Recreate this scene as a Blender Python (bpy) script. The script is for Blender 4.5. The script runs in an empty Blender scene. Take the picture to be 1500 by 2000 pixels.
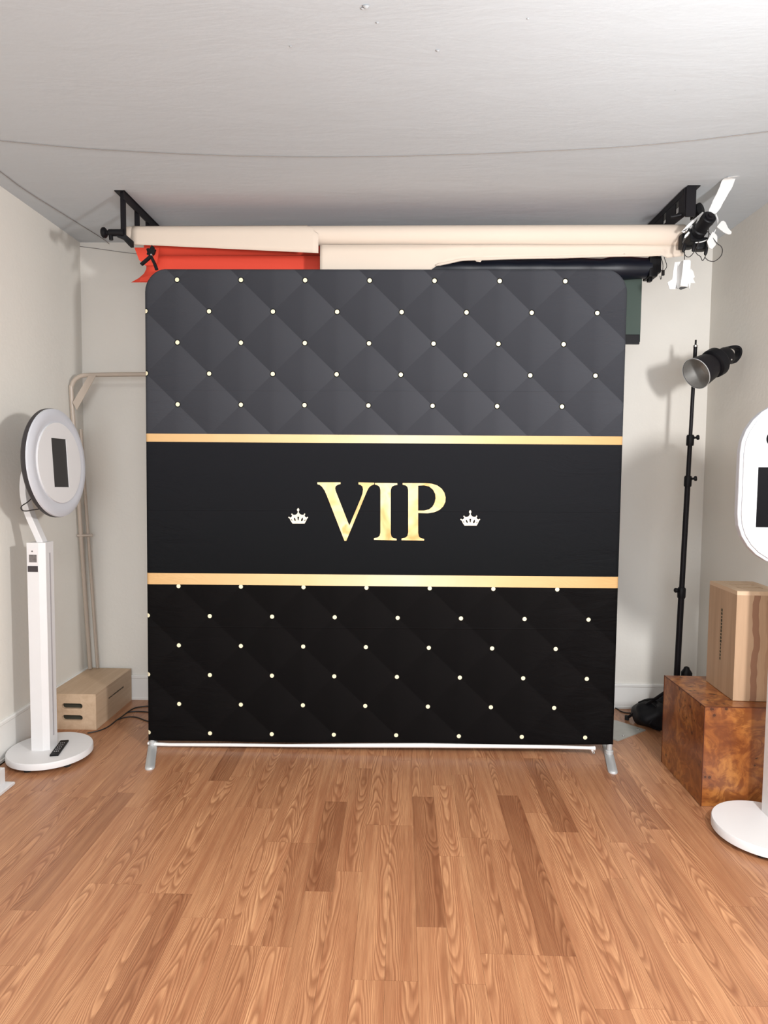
import bpy, bmesh, math, random
from mathutils import Vector, Matrix
from mathutils.geometry import tessellate_polygon

S = bpy.context.scene
COL = S.collection
PI = math.pi
R = math.radians

# ------------------------------------------------------------------ camera
F, CH, YAW, PIT, ROL = 1297.4, 1.4675, R(1.507), R(3.529), R(0.530)
fw = Vector((-math.sin(YAW) * math.cos(PIT), math.cos(YAW) * math.cos(PIT), -math.sin(PIT)))
rt = Vector((math.cos(YAW), math.sin(YAW), 0))
up = rt.cross(fw)
cr = rt * math.cos(ROL) + up * math.sin(ROL)
cu = -rt * math.sin(ROL) + up * math.cos(ROL)
cam = bpy.data.objects.new('camera', bpy.data.cameras.new('camera'))
COL.objects.link(cam)
cam.matrix_world = Matrix((
    (cr.x, cu.x, -fw.x, 0), (cr.y, cu.y, -fw.y, 0), (cr.z, cu.z, -fw.z, CH), (0, 0, 0, 1)))
cam.data.sensor_fit = 'HORIZONTAL'
cam.data.sensor_width = 36
cam.data.lens = F / 1500 * 36
cam.data.clip_start = 0.02
S.camera = cam


def at(x, y, X=None, Y=None, Z=None):
    """surveying helper: where the sight line of a photo pixel meets a plane of the room"""
    d = fw + cr * ((x - 750) / F) - cu * ((y - 1000) / F)
    t = X / d.x if X is not None else Y / d.y if Y is not None else (Z - CH) / d.z
    return Vector((0, 0, CH)) + d * t


# ------------------------------------------------------------------ world, lights, exposure
W = bpy.data.worlds.new('world')
S.world = W
W.use_nodes = True
W.node_tree.nodes['Background'].inputs[0].default_value = (0.80, 0.88, 1.0, 1)
W.node_tree.nodes['Background'].inputs[1].default_value = 1.0


def area(name, loc, target, power, size, color, shape='DISK', size_y=None, spread=PI):
    l = bpy.data.lights.new(name, 'AREA')
    l.energy = power
    l.shape = shape
    l.size = size
    if size_y:
        l.size_y = size_y
    l.color = color
    l.spread = spread
    o = bpy.data.objects.new(name, l)
    COL.objects.link(o)
    o.location = loc
    o.rotation_euler = (Vector(target) - Vector(loc)).to_track_quat('-Z', 'Y').to_euler()
    return o


# key: bright studio lamp standing to the right of the photographer
area('key_lamp', (1.38, 0.85, 1.84), (-0.5, 3.6, 1.25), 62, 0.22, (1.0, 0.985, 0.975))
# added soft fill, placed before the invented opening of the rear wall
area('rear_fill', (0.2, -2.30, 1.55), (0, 2.5, 1.3), 100, 2.6, (0.88, 0.94, 1.0), 'RECTANGLE', 1.7)
# added overhead fill, an unseen source with no known lamp
area('overhead_fill', (-0.5, 0.45, 2.78), (-0.5, 0.6, 0), 40, 1.0, (1.0, 0.97, 0.93))
# added weak cool fill that brightens the ceiling from the right
area('ceiling_fill', (1.25, 0.2, 1.25), (0.7, 1.5, 2.85), 4, 0.5, (0.70, 0.85, 1.0))

S.view_settings.view_transform = 'Standard'
S.view_settings.look = 'None'
S.view_settings.gamma = 1
S.view_settings.exposure = 0.10
S.view_settings.use_curve_mapping = False

# ------------------------------------------------------------------ node helpers


class NT:
    def __init__(s, name, rough=0.5, spec=0.5, metal=0.0):
        s.m = bpy.data.materials.new(name)
        s.m.use_nodes = True
        s.t = s.m.node_tree
        s.b = s.t.nodes['Principled BSDF']
        s.b.inputs['Roughness'].default_value = rough
        s.b.inputs['Specular IOR Level'].default_value = spec
        s.b.inputs['Metallic'].default_value = metal

    def n(s, kind):
        return s.t.nodes.new(kind)

    def link(s, a, b):
        s.t.links.new(a, b)

    def setin(s, sock, v):
        if isinstance(v, (int, float)):
            sock.default_value = v
        elif isinstance(v, (tuple, list)):
            sock.default_value = tuple(v) if len(v) == len(sock.default_value) else tuple(v) + (1,)
        else:
            s.link(v, sock)

    def math(s, op, a, b=None, c=None, clamp=False):
        n = s.n('ShaderNodeMath')
        n.operation = op
        n.use_clamp = clamp
        s.setin(n.inputs[0], a)
        if b is not None:
            s.setin(n.inputs[1], b)
        if c is not None:
            s.setin(n.inputs[2], c)
        return n.outputs[0]

    def coord(s, kind='Object'):
        return s.n('ShaderNodeTexCoord').outputs[kind]

    def pos(s):
        return s.n('ShaderNodeNewGeometry').outputs['Position']

    def mapping(s, vec, scale=(1, 1, 1), loc=(0, 0, 0), rot=(0, 0, 0)):
        n = s.n('ShaderNodeMapping')
        n.inputs['Scale'].default_value = scale
        n.inputs['Location'].default_value = loc
        n.inputs['Rotation'].default_value = rot
        s.link(vec, n.inputs[0])
        return n.outputs[0]

    def noise(s, vec, scale=5, detail=3, rough=0.5, dist=0.0, out=0):
        n = s.n('ShaderNodeTexNoise')
        n.inputs['Scale'].default_value = scale
        n.inputs['Detail'].default_value = detail
        n.inputs['Roughness'].default_value = rough
        n.inputs['Distortion'].default_value = dist
        s.link(vec, n.inputs['Vector'])
        return n.outputs[out]

    def voro(s, vec, scale=5, feature='F1', out='Distance', rnd=1.0):
        n = s.n('ShaderNodeTexVoronoi')
        n.feature = feature
        n.inputs['Scale'].default_value = scale
        n.inputs['Randomness'].default_value = rnd
        s.link(vec, n.inputs['Vector'])
        return n.outputs[out]

    def ramp(s, fac, stops, interp='LINEAR'):
        n = s.n('ShaderNodeValToRGB')
        n.color_ramp.interpolation = interp
        e = n.color_ramp.elements
        while len(e) < len(stops):
            e.new(0.5)
        for i, (p, c) in enumerate(stops):
            e[i].position = p
            e[i].color = (c, c, c, 1) if isinstance(c, (int, float)) else tuple(c) + (1,)
        s.setin(n.inputs[0], fac)
        return n.outputs[0]

    def mix(s, fac, a, b, blend='MIX'):
        n = s.n('ShaderNodeMix')
        n.data_type = 'RGBA'
        n.blend_type = blend
        s.setin(n.inputs[0], fac)
        s.setin(n.inputs[6], a)
        s.setin(n.inputs[7], b)
        return n.outputs[2]

    def sep(s, vec):
        n = s.n('ShaderNodeSeparateXYZ')
        s.link(vec, n.inputs[0])
        return n.outputs

    def comb(s, x, y, z):
        n = s.n('ShaderNodeCombineXYZ')
        for i, v in enumerate((x, y, z)):
            s.setin(n.inputs[i], v)
        return n.outputs[0]

    def bump(s, h, strength=0.3, dist=0.01):
        n = s.n('ShaderNodeBump')
        n.inputs['Strength'].default_value = strength
        n.inputs['Distance'].default_value = dist
        s.link(h, n.inputs['Height'])
        s.link(n.outputs[0], s.b.inputs['Normal'])
        return n

    def color(s, c):
        s.setin(s.b.inputs['Base Color'], c)


def srgb(r, g, b):
    f = lambda c: (c / 255) / 12.92 if c / 255 <= 0.04045 else (((c / 255) + 0.055) / 1.055) ** 2.4
    return (f(r), f(g), f(b))


def simple(name, col, rough=0.5, spec=0.5, metal=0.0, var=0.06, scale=8, bump=0.0, bscale=60):
    t = NT(name, rough, spec, metal)
    c = t.coord()
    n = t.noise(c, scale, 4)
    t.color(t.mix(n, tuple(x * (1 - var) for x in col), tuple(min(1, x * (1 + var)) for x in col)))
    if bump:
        t.bump(t.noise(c, bscale, 3), bump, 0.002)
    return t.m


M = {}
# plaster
t = NT('wall_plaster', 0.75, 0.25)
p = t.pos()
n1 = t.noise(p, 1.1, 3)
n2 = t.noise(p, 9, 4)
c = t.mix(n1, (0.755, 0.725, 0.665), (0.78, 0.755, 0.70))
t.color(t.mix(t.math('MULTIPLY', n2, 0.25), c, (0.72, 0.68, 0.615)))
h = t.math('ADD', t.noise(p, 55, 3), t.math('MULTIPLY', t.noise(t.mapping(p, (1, 1, 0.35)), 6, 3), 1.6))
t.bump(h, 0.14, 0.006)
M['wall'] = t.m
t = NT('ceiling_plaster', 0.7, 0.25)
p = t.pos()
c = t.mix(t.noise(p, 0.9, 3), (0.535, 0.575, 0.605), (0.565, 0.605, 0.64))
t.color(c)
h = t.math('ADD', t.math('MULTIPLY', t.noise(t.mapping(p, (1, 3.2, 1)), 2.2, 5, 0.6, 0.4), 2.2),
           t.math('MULTIPLY', t.noise(p, 26, 4), 0.35))
t.bump(h, 0.07, 0.02)
M['ceiling'] = t.m
M['base'] = simple('baseboard_paint', (0.79, 0.78, 0.75), 0.45, 0.4, var=0.03)
M['subfloor'] = simple('subfloor', (0.10, 0.055, 0.03), 0.9, 0.1)

# oak laminate: every strip gets its own tone through the object colour
t = NT('oak_strip', 0.36, 0.42)
info = t.n('ShaderNodeObjectInfo')
oc = t.sep(t.coord())
ps = t.sep(t.pos())
rnd = info.outputs['Random']
tone = t.sep(info.outputs['Color'])
off = t.math('MULTIPLY', t.math('SUBTRACT', tone[1], 0.5), 0.12)
px = t.math('SUBTRACT', oc[0], off)
wob = t.noise(t.comb(t.math('MULTIPLY', px, 9), t.math('MULTIPLY', ps[1], 2.2), t.math('MULTIPLY', rnd, 40)), 1.0, 2)
sgn = t.math('SUBTRACT', t.math('MULTIPLY', t.math('GREATER_THAN', rnd, 0.5), 2), 1)
ring = t.math('ADD', t.math('MULTIPLY', t.math('MULTIPLY', px, px), 2300),
              t.math('MULTIPLY', t.math('MULTIPLY', ps[1], 7.0), sgn))
ring = t.math('ADD', ring, t.math('MULTIPLY', wob, 9.0))
ring = t.math('ADD', ring, t.math('MULTIPLY', rnd, 30))
lines = t.math('FRACT', ring)
figure = t.ramp(lines, [(0.0, 0.05), (0.40, 0.75), (0.72, 1.0), (0.90, 0.15), (1.0, 0.05)])
fine = t.noise(t.comb(t.math('MULTIPLY', ps[0], 260), t.math('MULTIPLY', ps[1], 9), rnd), 1.0, 3, 0.6)
streak = t.noise(t.comb(t.math('MULTIPLY', ps[0], 38), t.math('MULTIPLY', ps[1], 1.6), t.math('MULTIPLY', rnd, 9)), 1.0, 3, 0.6, 0.5)
base = t.mix(t.ramp(streak, [(0.30, 0.0), (0.72, 1.0)]), (0.375, 0.160, 0.077), (0.625, 0.335, 0.170))
base = t.mix(t.math('MULTIPLY', t.math('SUBTRACT', 1, figure), 0.80), base, (0.25, 0.098, 0.044))
base = t.mix(t.ramp(fine, [(0.35, 0.34), (0.60, 0.0)]), base, (0.20, 0.075, 0.035))
dark = t.mix(1.0, base, t.comb(tone[0], t.math('POWER', tone[0], 1.25), t.math('POWER', tone[0], 1.35)), 'MULTIPLY')
t.color(dark)
t.b.inputs['Coat Weight'].default_value = 0.12
t.b.inputs['Coat Roughness'].default_value = 0.28
t.bump(t.math('ADD', fine, figure), 0.05, 0.001)
M['oak'] = t.m

# --- printed fabric of the backdrop: UV in metres from the lower left corner
t = NT('printed_fabric', 0.75, 0.07)
uv = t.sep(t.coord('UV'))
u, v = uv[0], uv[1]
vt = t.math('ADD', v, t.math('MULTIPLY', u, 0.0026))
X = t.math('DIVIDE', t.math('SUBTRACT', u, 0.169), 0.325)
Z = t.math('DIVIDE', t.math('SUBTRACT', vt, 0.2045), 0.310)
a = t.math('ADD', X, Z)
b = t.math('SUBTRACT', X, Z)
fa, fb = t.math('FRACT', t.math('ADD', a, 20)), t.math('FRACT', t.math('ADD', b, 20))
sx = t.math('SUBTRACT', t.math('ADD', fa, fb), 1)
sz = t.math('SUBTRACT', fa, fb)
crease = t.ramp(t.math('MULTIPLY_ADD', sx, 0.5, 0.5), [(0.0, 0.36), (0.45, 0.46), (0.55, 0.58), (1.0, 0.80)])
vert = t.ramp(t.math('MULTIPLY_ADD', sz, 0.5, 0.5), [(0.0, 0.22), (0.6, 0.06), (1.0, 0.0)])
quilt = t.math('SUBTRACT', crease, vert)
ra, rb = t.math('ROUND', a), t.math('ROUND', b)
da, db = t.math('SUBTRACT', a, ra), t.math('SUBTRACT', b, rb)
dx = t.math('MULTIPLY', t.math('ADD', da, db), 0.1625)
dz = t.math('MULTIPLY', t.math('SUBTRACT', da, db), 0.155)
dist = t.math('SQRT', t.math('ADD', t.math('MULTIPLY', dx, dx), t.math('MULTIPLY', dz, dz)))
stud = t.math('LESS_THAN', dist, 0.0105)
halo = t.math('LESS_THAN', dist, 0.0150)
up_p = t.math('GREATER_THAN', vt, 1.6065)
lo_p = t.math('LESS_THAN', vt, 0.8335)
panel = t.math('ADD', up_p, lo_p)
stud_zone = t.math('ADD', t.math('GREATER_THAN', vt, 1.63), lo_p)
b1 = t.math('MULTIPLY', t.math('GREATER_THAN', vt, 1.5650), t.math('LESS_THAN', vt, 1.6065))
b2 = t.math('MULTIPLY', t.math('GREATER_THAN', vt, 0.8335), t.math('LESS_THAN', vt, 0.8920))
band = t.math('ADD', b1, b2)
# colour is greyer in the top panel and blacker towards the hem
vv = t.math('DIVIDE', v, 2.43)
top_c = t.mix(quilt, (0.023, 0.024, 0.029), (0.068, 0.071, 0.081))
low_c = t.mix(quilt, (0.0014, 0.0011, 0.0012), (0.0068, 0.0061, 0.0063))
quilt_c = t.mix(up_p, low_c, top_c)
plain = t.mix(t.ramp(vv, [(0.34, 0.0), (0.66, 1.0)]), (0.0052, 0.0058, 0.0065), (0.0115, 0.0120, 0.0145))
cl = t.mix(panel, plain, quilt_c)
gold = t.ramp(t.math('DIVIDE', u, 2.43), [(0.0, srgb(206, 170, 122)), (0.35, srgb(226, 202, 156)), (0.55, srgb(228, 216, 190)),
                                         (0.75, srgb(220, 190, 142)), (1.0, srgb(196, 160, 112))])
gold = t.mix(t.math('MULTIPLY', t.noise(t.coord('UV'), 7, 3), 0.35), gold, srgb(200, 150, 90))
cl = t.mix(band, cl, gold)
cl = t.mix(t.math('MULTIPLY', halo, stud_zone), cl, (0.006, 0.006, 0.005))
cl = t.mix(t.math('MULTIPLY', stud, stud_zone), cl, srgb(236, 228, 196))
t.color(cl)
uvc = t.coord('UV')
edge = t.math('ABSOLUTE', t.math('SUBTRACT', u, 1.215))
em = t.ramp(t.math('DIVIDE', edge, 1.215), [(0.55, 0.0), (0.95, 1.0)])
wr = t.noise(t.mapping(uvc, (2.2, 6.5, 1), rot=(0, 0, 0.35)), 1.3, 4, 0.6, 1.2)
fold = t.ramp(t.math('FRACT', t.math('DIVIDE', v, 0.607)), [(0.0, 0.0), (0.008, 1.0), (0.016, 0.0)])
hh = t.math('ADD', t.math('MULTIPLY', t.math('MULTIPLY', wr, em), 1.0), t.math('MULTIPLY', fold, 0.12))
hh = t.math('ADD', hh, t.math('MULTIPLY', t.noise(uvc, 420, 2), 0.012))
hh = t.math('ADD', hh, t.math('MULTIPLY', t.noise(t.mapping(uvc, (1, 1.6, 1)), 2.0, 3), 0.35))
t.bump(hh, 0.42, 0.03)
t.b.inputs['Sheen Weight'].default_value = 0.0
M['print'] = t.m
t = NT('gold_print', 0.5, 0.4)
gc = t.noise(t.coord('Object'), 6.5, 3, 0.5, 0.8)
t.color(t.ramp(gc, [(0.30, srgb(214, 160, 92)), (0.48, srgb(240, 208, 146)), (0.60, srgb(244, 226, 176)), (0.72, srgb(226, 178, 108))]))
M['gold'] = t.m
t = NT('crown_print', 0.5, 0.4)
gz = t.sep(t.coord('Object'))
t.color(t.mix(t.noise(t.coord('Object'), 60, 2), srgb(250, 242, 222), srgb(214, 200, 178)))
M['crown'] = t.m

M['black_fabric'] = simple('black_fabric_back', (0.012, 0.012, 0.013), 0.8, 0.2)
M['white_fabric'] = simple('white_hem_fabric', (0.80, 0.78, 0.76), 0.8, 0.2, bump=0.3)
M['alu'] = simple('aluminium', (0.52, 0.53, 0.53), 0.42, 0.5, 0.35, var=0.08)
M['cream'] = simple('cream_paper', srgb(212, 198, 183), 0.75, 0.2, var=0.025, scale=3)
M['cream2'] = simple('peach_cream_paper', srgb(212, 198, 183), 0.75, 0.2, var=0.02, scale=3)
M['red'] = simple('coral_red_paper', srgb(232, 82, 62), 0.7, 0.2, var=0.04, scale=3)
M['core'] = simple('cardboard_core', srgb(150, 118, 88), 0.8, 0.2)
M['navy'] = simple('navy_vinyl', srgb(14, 18, 30), 0.42, 0.35, var=0.4, scale=5, bump=0.3, bscale=9)
M['screen'] = simple('grey_green_screen_cloth', srgb(66, 78, 72), 0.7, 0.3, var=0.1, scale=3)
M['blackmetal'] = simple('black_metal', (0.007, 0.006, 0.008), 0.5, 0.22, var=0.2)
M['blackplastic'] = simple('black_plastic', (0.005, 0.005, 0.0065), 0.5, 0.22, var=0.2)
M['rubber'] = simple('rubber', (0.02, 0.02, 0.02), 0.8, 0.3)
M['whiteplastic'] = simple('white_plastic', (0.62, 0.63, 0.63), 0.5, 0.4, var=0.02)
M['whitepaint'] = simple('white_powder_coat', (0.71, 0.70, 0.70), 0.42, 0.4, var=0.02)
M['diffuser'] = simple('frosted_diffuser', (0.56, 0.57, 0.61), 0.55, 0.4, var=0.02)
M['darkrim'] = simple('dark_rim', (0.030, 0.026, 0.028), 0.5, 0.4)
M['slot'] = simple('groove_grey', (0.42, 0.40, 0.41), 0.6, 0.3)
M['label'] = simple('grey_label', (0.16, 0.145, 0.14), 0.6, 0.3, var=0.5, scale=90)
M['labeldark'] = simple('dark_label', (0.05, 0.042, 0.045), 0.5, 0.3)
M['labelwhite'] = simple('label_paper', (0.72, 0.69, 0.69), 0.6, 0.3)
M['screenblack'] = simple('screen_glass', (0.0025, 0.0025, 0.004), 0.2, 0.12, var=0.2)
M['darkgrey'] = simple('dark_opening', (0.045, 0.043, 0.042), 0.6, 0.3)
M['pipe'] = simple('beige_painted_steel', srgb(186, 172, 158), 0.35, 0.5, var=0.04)
M['cable'] = simple('black_cable', (0.02, 0.017, 0.017), 0.5, 0.4)
M['greycable'] = simple('grey_ceiling_wire', (0.27, 0.25, 0.235), 0.7, 0.3)
M['strap'] = simple('white_strap', (0.70, 0.70, 0.69), 0.6, 0.3, var=0.02)
M['silverref'] = simple('silver_reflector', (0.42, 0.41, 0.39), 0.5, 0.5, 0.9, var=0.15, scale=20)
M['chrome'] = simple('chrome', (0.8, 0.8, 0.8), 0.15, 0.5, 1.0, var=0.02)
M['plate'] = simple('galvanised_plate', srgb(176, 176, 170), 0.45, 0.5, 0.35, var=0.1, scale=30)
M['bag'] = simple('black_nylon', (0.006, 0.006, 0.008), 0.6, 0.3, var=0.3, bump=0.5, bscale=25)


def wood_mat(name, c1, c2, cs, axis=2, stripe=0.0):
    """pale ply wood, grain along the object's long axis; optional dark heartwood streak"""
    t = NT(name, 0.55, 0.3)
    o = t.coord()
    sc = [26, 26, 26]
    sc[axis] = 1.6
    g = t.noise(t.mapping(o, tuple(sc)), 1.0, 4, 0.6, 0.6)
    cc = t.mix(t.ramp(g, [(0.3, 0.0), (0.7, 1.0)]), c1, c2)
    if stripe:
        q = t.sep(o)
        w = t.noise(t.comb(0.0, 0.0, t.math('MULTIPLY', q[axis], 5.5)), 1.0, 2)
        ed = t.math('ADD', q[0], t.math('MULTIPLY', t.math('SUBTRACT', w, 0.5), 0.06))
        m1 = t.math('MULTIPLY', t.math('GREATER_THAN', ed, -0.030), t.math('LESS_THAN', ed, -0.002))
        m2 = t.math('GREATER_THAN', ed, 0.03)
        cc = t.mix(t.math('MULTIPLY', m1, 0.85), cc, cs)
        cc = t.mix(t.math('MULTIPLY', m2, 0.30), cc, cs)
    t.color(cc)
    t.bump(g, 0.08, 0.002)
    return t.m


M['ply'] = wood_mat('birch_ply', srgb(204, 178, 150), srgb(188, 160, 132), None, 1)
M['ply2'] = wood_mat('birch_ply_streaked', srgb(180, 150, 122), srgb(165, 136, 109), srgb(130, 92, 72), 2, 1.0)
M['hole'] = simple('hole_dark', (0.05, 0.048, 0.036), 0.9, 0.1)

# burl veneer
t = NT('burl_veneer', 0.30, 0.5)
o = t.coord()
w1 = t.noise(o, 3.6, 5, 0.6, 0.9)
w2 = t.noise(t.mapping(o, (1, 1, 1), (3, 5, 1)), 11, 5, 0.65, 2.2)
cb = t.ramp(w1, [(0.28, (0.12, 0.032, 0.009)), (0.45, (0.28, 0.092, 0.022)), (0.56, (0.40, 0.158, 0.040)), (0.72, (0.20, 0.060, 0.016))])
cb = t.mix(t.ramp(w2, [(0.42, 0.72), (0.58, 0.0)]), cb, (0.13, 0.032, 0.009))
vd = t.voro(t.mapping(o, (1, 1, 1)), 26)
clus = t.noise(o, 4, 2)
eye = t.math('MULTIPLY', t.math('LESS_THAN', vd, 0.19), t.math('GREATER_THAN', clus, 0.53))
cb = t.mix(t.math('MULTIPLY', eye, 0.9), cb, (0.022, 0.008, 0.004))
ring2 = t.math('MULTIPLY', t.math('LESS_THAN', vd, 0.34), t.math('GREATER_THAN', clus, 0.53))
cb = t.mix(t.math('MULTIPLY', ring2, 0.35), cb, (0.10, 0.028, 0.010))
t.color(cb)
t.b.inputs['Coat Weight'].default_value = 0.3
t.b.inputs['Coat Roughness'].default_value = 0.2
M['burl'] = t.m
M['burledge'] = simple('burl_edge_banding', (0.09, 0.022, 0.008), 0.4, 0.4)

# ------------------------------------------------------------------ mesh helpers
WM = {}


class MB:
    """collects vertices and faces in room coordinates"""

    def __init__(s):
        s.v, s.f, s.sm = [], [], []

    def add(s, vs, fs, smooth=False):
        k = len(s.v)
        s.v += [Vector(q) for q in vs]
        s.f += [tuple(i + k for i in f) for f in fs]
        s.sm += [smooth] * len(fs)
        return s

    def box(s, c, d, M_=None, bev=0.0):
        bm = bmesh.new()
        bmesh.ops.create_cube(bm, size=1)
        for q in bm.verts:
            q.co = Vector((q.co.x * d[0], q.co.y * d[1], q.co.z * d[2]))
        if bev:
            bmesh.ops.bevel(bm, geom=bm.edges[:], offset=bev, segments=2, profile=0.7, affect='EDGES')
        m = Matrix.Translation(c) @ (M_ if M_ is not None else Matrix())
        bm.verts.index_update()
        s.add([m @ q.co for q in bm.verts], [[q.index for q in f.verts] for f in bm.faces])
        bm.free()
        return s

    def tube(s, pts, r, seg=12, caps=True, flat=None):
        pts = [Vector(q) for q in pts]
        rs = r if isinstance(r, (list, tuple)) else [r] * len(pts)
        vs, fs = [], []
        prev = None
        for i, q in enumerate(pts):
            d = (pts[min(i + 1, len(pts) - 1)] - pts[max(i - 1, 0)]).normalized()
            if prev is None:
                ref = Vector((0, 0, 1)) if abs(d.z) < 0.9 else Vector((0, 1, 0))
                a_ = d.cross(ref).normalized()
            else:
                a_ = (prev - d * prev.dot(d)).normalized()
            prev = a_
            b_ = d.cross(a_)
            for k in range(seg):
                an = 2 * PI * k / seg
                vs.append(q + (a_ * math.cos(an) + b_ * math.sin(an)) * rs[i])
        for i in range(len(pts) - 1):
            for k in range(seg):
                k2 = (k + 1) % seg
                fs.append((i * seg + k, i * seg + k2, (i + 1) * seg + k2, (i + 1) * seg + k))
        s.add(vs, fs, True)
        if caps:
            s.add(vs[:seg][::-1], [tuple(range(seg))])
            s.add(vs[-seg:], [tuple(range(seg))])
        return s

    def lathe(s, prof, m, seg=32, smooth=True, closed=False):
        """prof: (radius, height) along local z of matrix m"""
        vs, fs = [], []
        for r_, z_ in prof:
            for k in range(seg):
                an = 2 * PI * k / seg
                vs.append(m @ Vector((r_ * math.cos(an), r_ * math.sin(an), z_)))
        n_ = len(prof)
        rng = range(n_) if closed else range(n_ - 1)
        for i in rng:
            j = (i + 1) % n_
            for k in range(seg):
                k2 = (k + 1) % seg
                fs.append((i * seg + k, i * seg + k2, j * seg + k2, j * seg + k))
        s.add(vs, fs, smooth)
        return s

    def prism(s, poly, m, th, holes=()):
        """poly in local xy of matrix m, extruded th along local z"""
        loops = [[Vector((q[0], q[1], 0)) for q in poly]] + [[Vector((q[0], q[1], 0)) for q in h_] for h_ in holes]
        flat = [q for l_ in loops for q in l_]
        tri = tessellate_polygon(loops)
        n_ = len(flat)
        vs = [m @ q for q in flat] + [m @ (q + Vector((0, 0, th))) for q in flat]
        fs = []
        for a_, b_, c_ in tri:
            fs.append((a_, b_, c_))
            fs.append((c_ + n_, b_ + n_, a_ + n_))
        k = 0
        for l_ in loops:
            L = len(l_)
            for i in range(L):
                j = (i + 1) % L
                fs.append((k + i, k + j, k + j + n_, k + i + n_))
            k += L
        s.add(vs, fs)
        return s

    def build(s, name, mat, parent=None, bevel=0.0, fixn=True):
        me = bpy.data.meshes.new(name)
        base = WM.get(parent.name, Matrix()) if parent else Matrix()
        inv = base.inverted()
        me.from_pydata([inv @ q for q in s.v], [], s.f)
        me.polygons.foreach_set('use_smooth', s.sm)
        if fixn:
            bm = bmesh.new()
            bm.from_mesh(me)
            bmesh.ops.recalc_face_normals(bm, faces=bm.faces)
            bm.to_mesh(me)
            bm.free()
        if any(s.sm):
            me.set_sharp_from_angle(angle=R(38))
        me.materials.append(M[mat] if isinstance(mat, str) else mat)
        o_ = bpy.data.objects.new(name, me)
        COL.objects.link(o_)
        if parent:
            o_.parent = parent
            WM[o_.name] = base
        if bevel:
            md = o_.modifiers.new('bevel', 'BEVEL')
            md.width = bevel
            md.segments = 2
            md.limit_method = 'ANGLE'
            md.angle_limit = R(40)
        return o_


def tag(o_, label, cat, group=None):
    o_['label'] = label
    o_['category'] = cat
    if group:
        o_['group'] = group
    return o_


def thing(name, loc, label, cat, group=None):
    o_ = bpy.data.objects.new(name, None)
    o_.empty_display_size = 0.1
    COL.objects.link(o_)
    o_.location = loc
    WM[o_.name] = Matrix.Translation(loc)
    return tag(o_, label, cat, group)


def recenter(o_):
    """move a lone mesh's origin to its base centre"""
    me = o_.data
    xs = [q.co for q in me.vertices]
    c_ = Vector((sum(q.x for q in xs) / len(xs), sum(q.y for q in xs) / len(xs), min(q.z for q in xs)))
    me.transform(Matrix.Translation(-c_))
    o_.location = c_
    return o_


def frame(origin, zdir, xdir=None):
    z_ = Vector(zdir).normalized()
    x_ = Vector(xdir) if xdir is not None else (Vector((0, 0, 1)).cross(z_) if abs(z_.z) < 0.95 else Vector((1, 0, 0)))
    x_ = (x_ - z_ * x_.dot(z_)).normalized()
    y_ = z_.cross(x_)
    m = Matrix((x_, y_, z_)).transposed().to_4x4()
    m.translation = Vector(origin)
    return m


def smooth_path(pts, n=8):
    pts = [Vector(q) for q in pts]
    P = [pts[0] * 2 - pts[1]] + pts + [pts[-1] * 2 - pts[-2]]
    out = []
    for i in range(1, len(P) - 2):
        for k in range(n):
            q = k / n
            out.append(0.5 * ((2 * P[i]) + (P[i + 1] - P[i - 1]) * q + (2 * P[i - 1] - 5 * P[i] + 4 * P[i + 1] - P[i + 2]) * q * q
                              + (-P[i - 1] + 3 * P[i] - 3 * P[i + 1] + P[i + 2]) * q ** 3))
    out.append(pts[-1])
    return out


def ribbon(mb, pts, width_dir, w, th):
    """flat bar swept along pts; width_dir is constant"""
    wd = Vector(width_dir).normalized()
    pts = [Vector(q) for q in pts]
    vs, fs = [], []
    for i, q in enumerate(pts):
        d = (pts[min(i + 1, len(pts) - 1)] - pts[max(i - 1, 0)]).normalized()
        nn = d.cross(wd).normalized()
        ww = w[i] if isinstance(w, (list, tuple)) else w
        for sx_, sy_ in ((-1, -1), (1, -1), (1, 1), (-1, 1)):
            vs.append(q + wd * sx_ * ww / 2 + nn * sy_ * th / 2)
    for i in range(len(pts) - 1):
        for k in range(4):
            k2 = (k + 1) % 4
            fs.append((i * 4 + k, i * 4 + k2, (i + 1) * 4 + k2, (i + 1) * 4 + k))
    fs.append((3, 2, 1, 0))
    e = (len(pts) - 1) * 4
    fs.append((e, e + 1, e + 2, e + 3))
    mb.add(vs, fs)
    return mb


# ------------------------------------------------------------------ the room
XL, XR, YW, YR, H = -1.990, 1.847, 4.118, -2.40, 2.850


def struct(name, mb, mat):
    o_ = mb.build(name, mat)
    o_['kind'] = 'structure'
    return o_


def slab(name, x0, x1, y0, y1, z0, z1, mat):
    return struct(name, MB().box(((x0 + x1) / 2, (y0 + y1) / 2, (z0 + z1) / 2), (x1 - x0, y1 - y0, z1 - z0)), mat)


floor = slab('floor', XL - 0.1, XR + 0.1, YR - 0.1, YW + 0.1, -0.10, -0.0075, 'subfloor')
slab('ceiling', XL - 0.1, XR + 0.1, YR - 0.1, YW + 0.1, H, H + 0.1, 'ceiling')
slab('wall_back', XL - 0.1, XR + 0.1, YW, YW + 0.1, -0.0075, H, 'wall')
slab('wall_left', XL - 0.1, XL, YR, YW, -0.0075, H, 'wall')
slab('wall_right', XR, XR + 0.1, YR, YW, -0.0075, H, 'wall')
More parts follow.
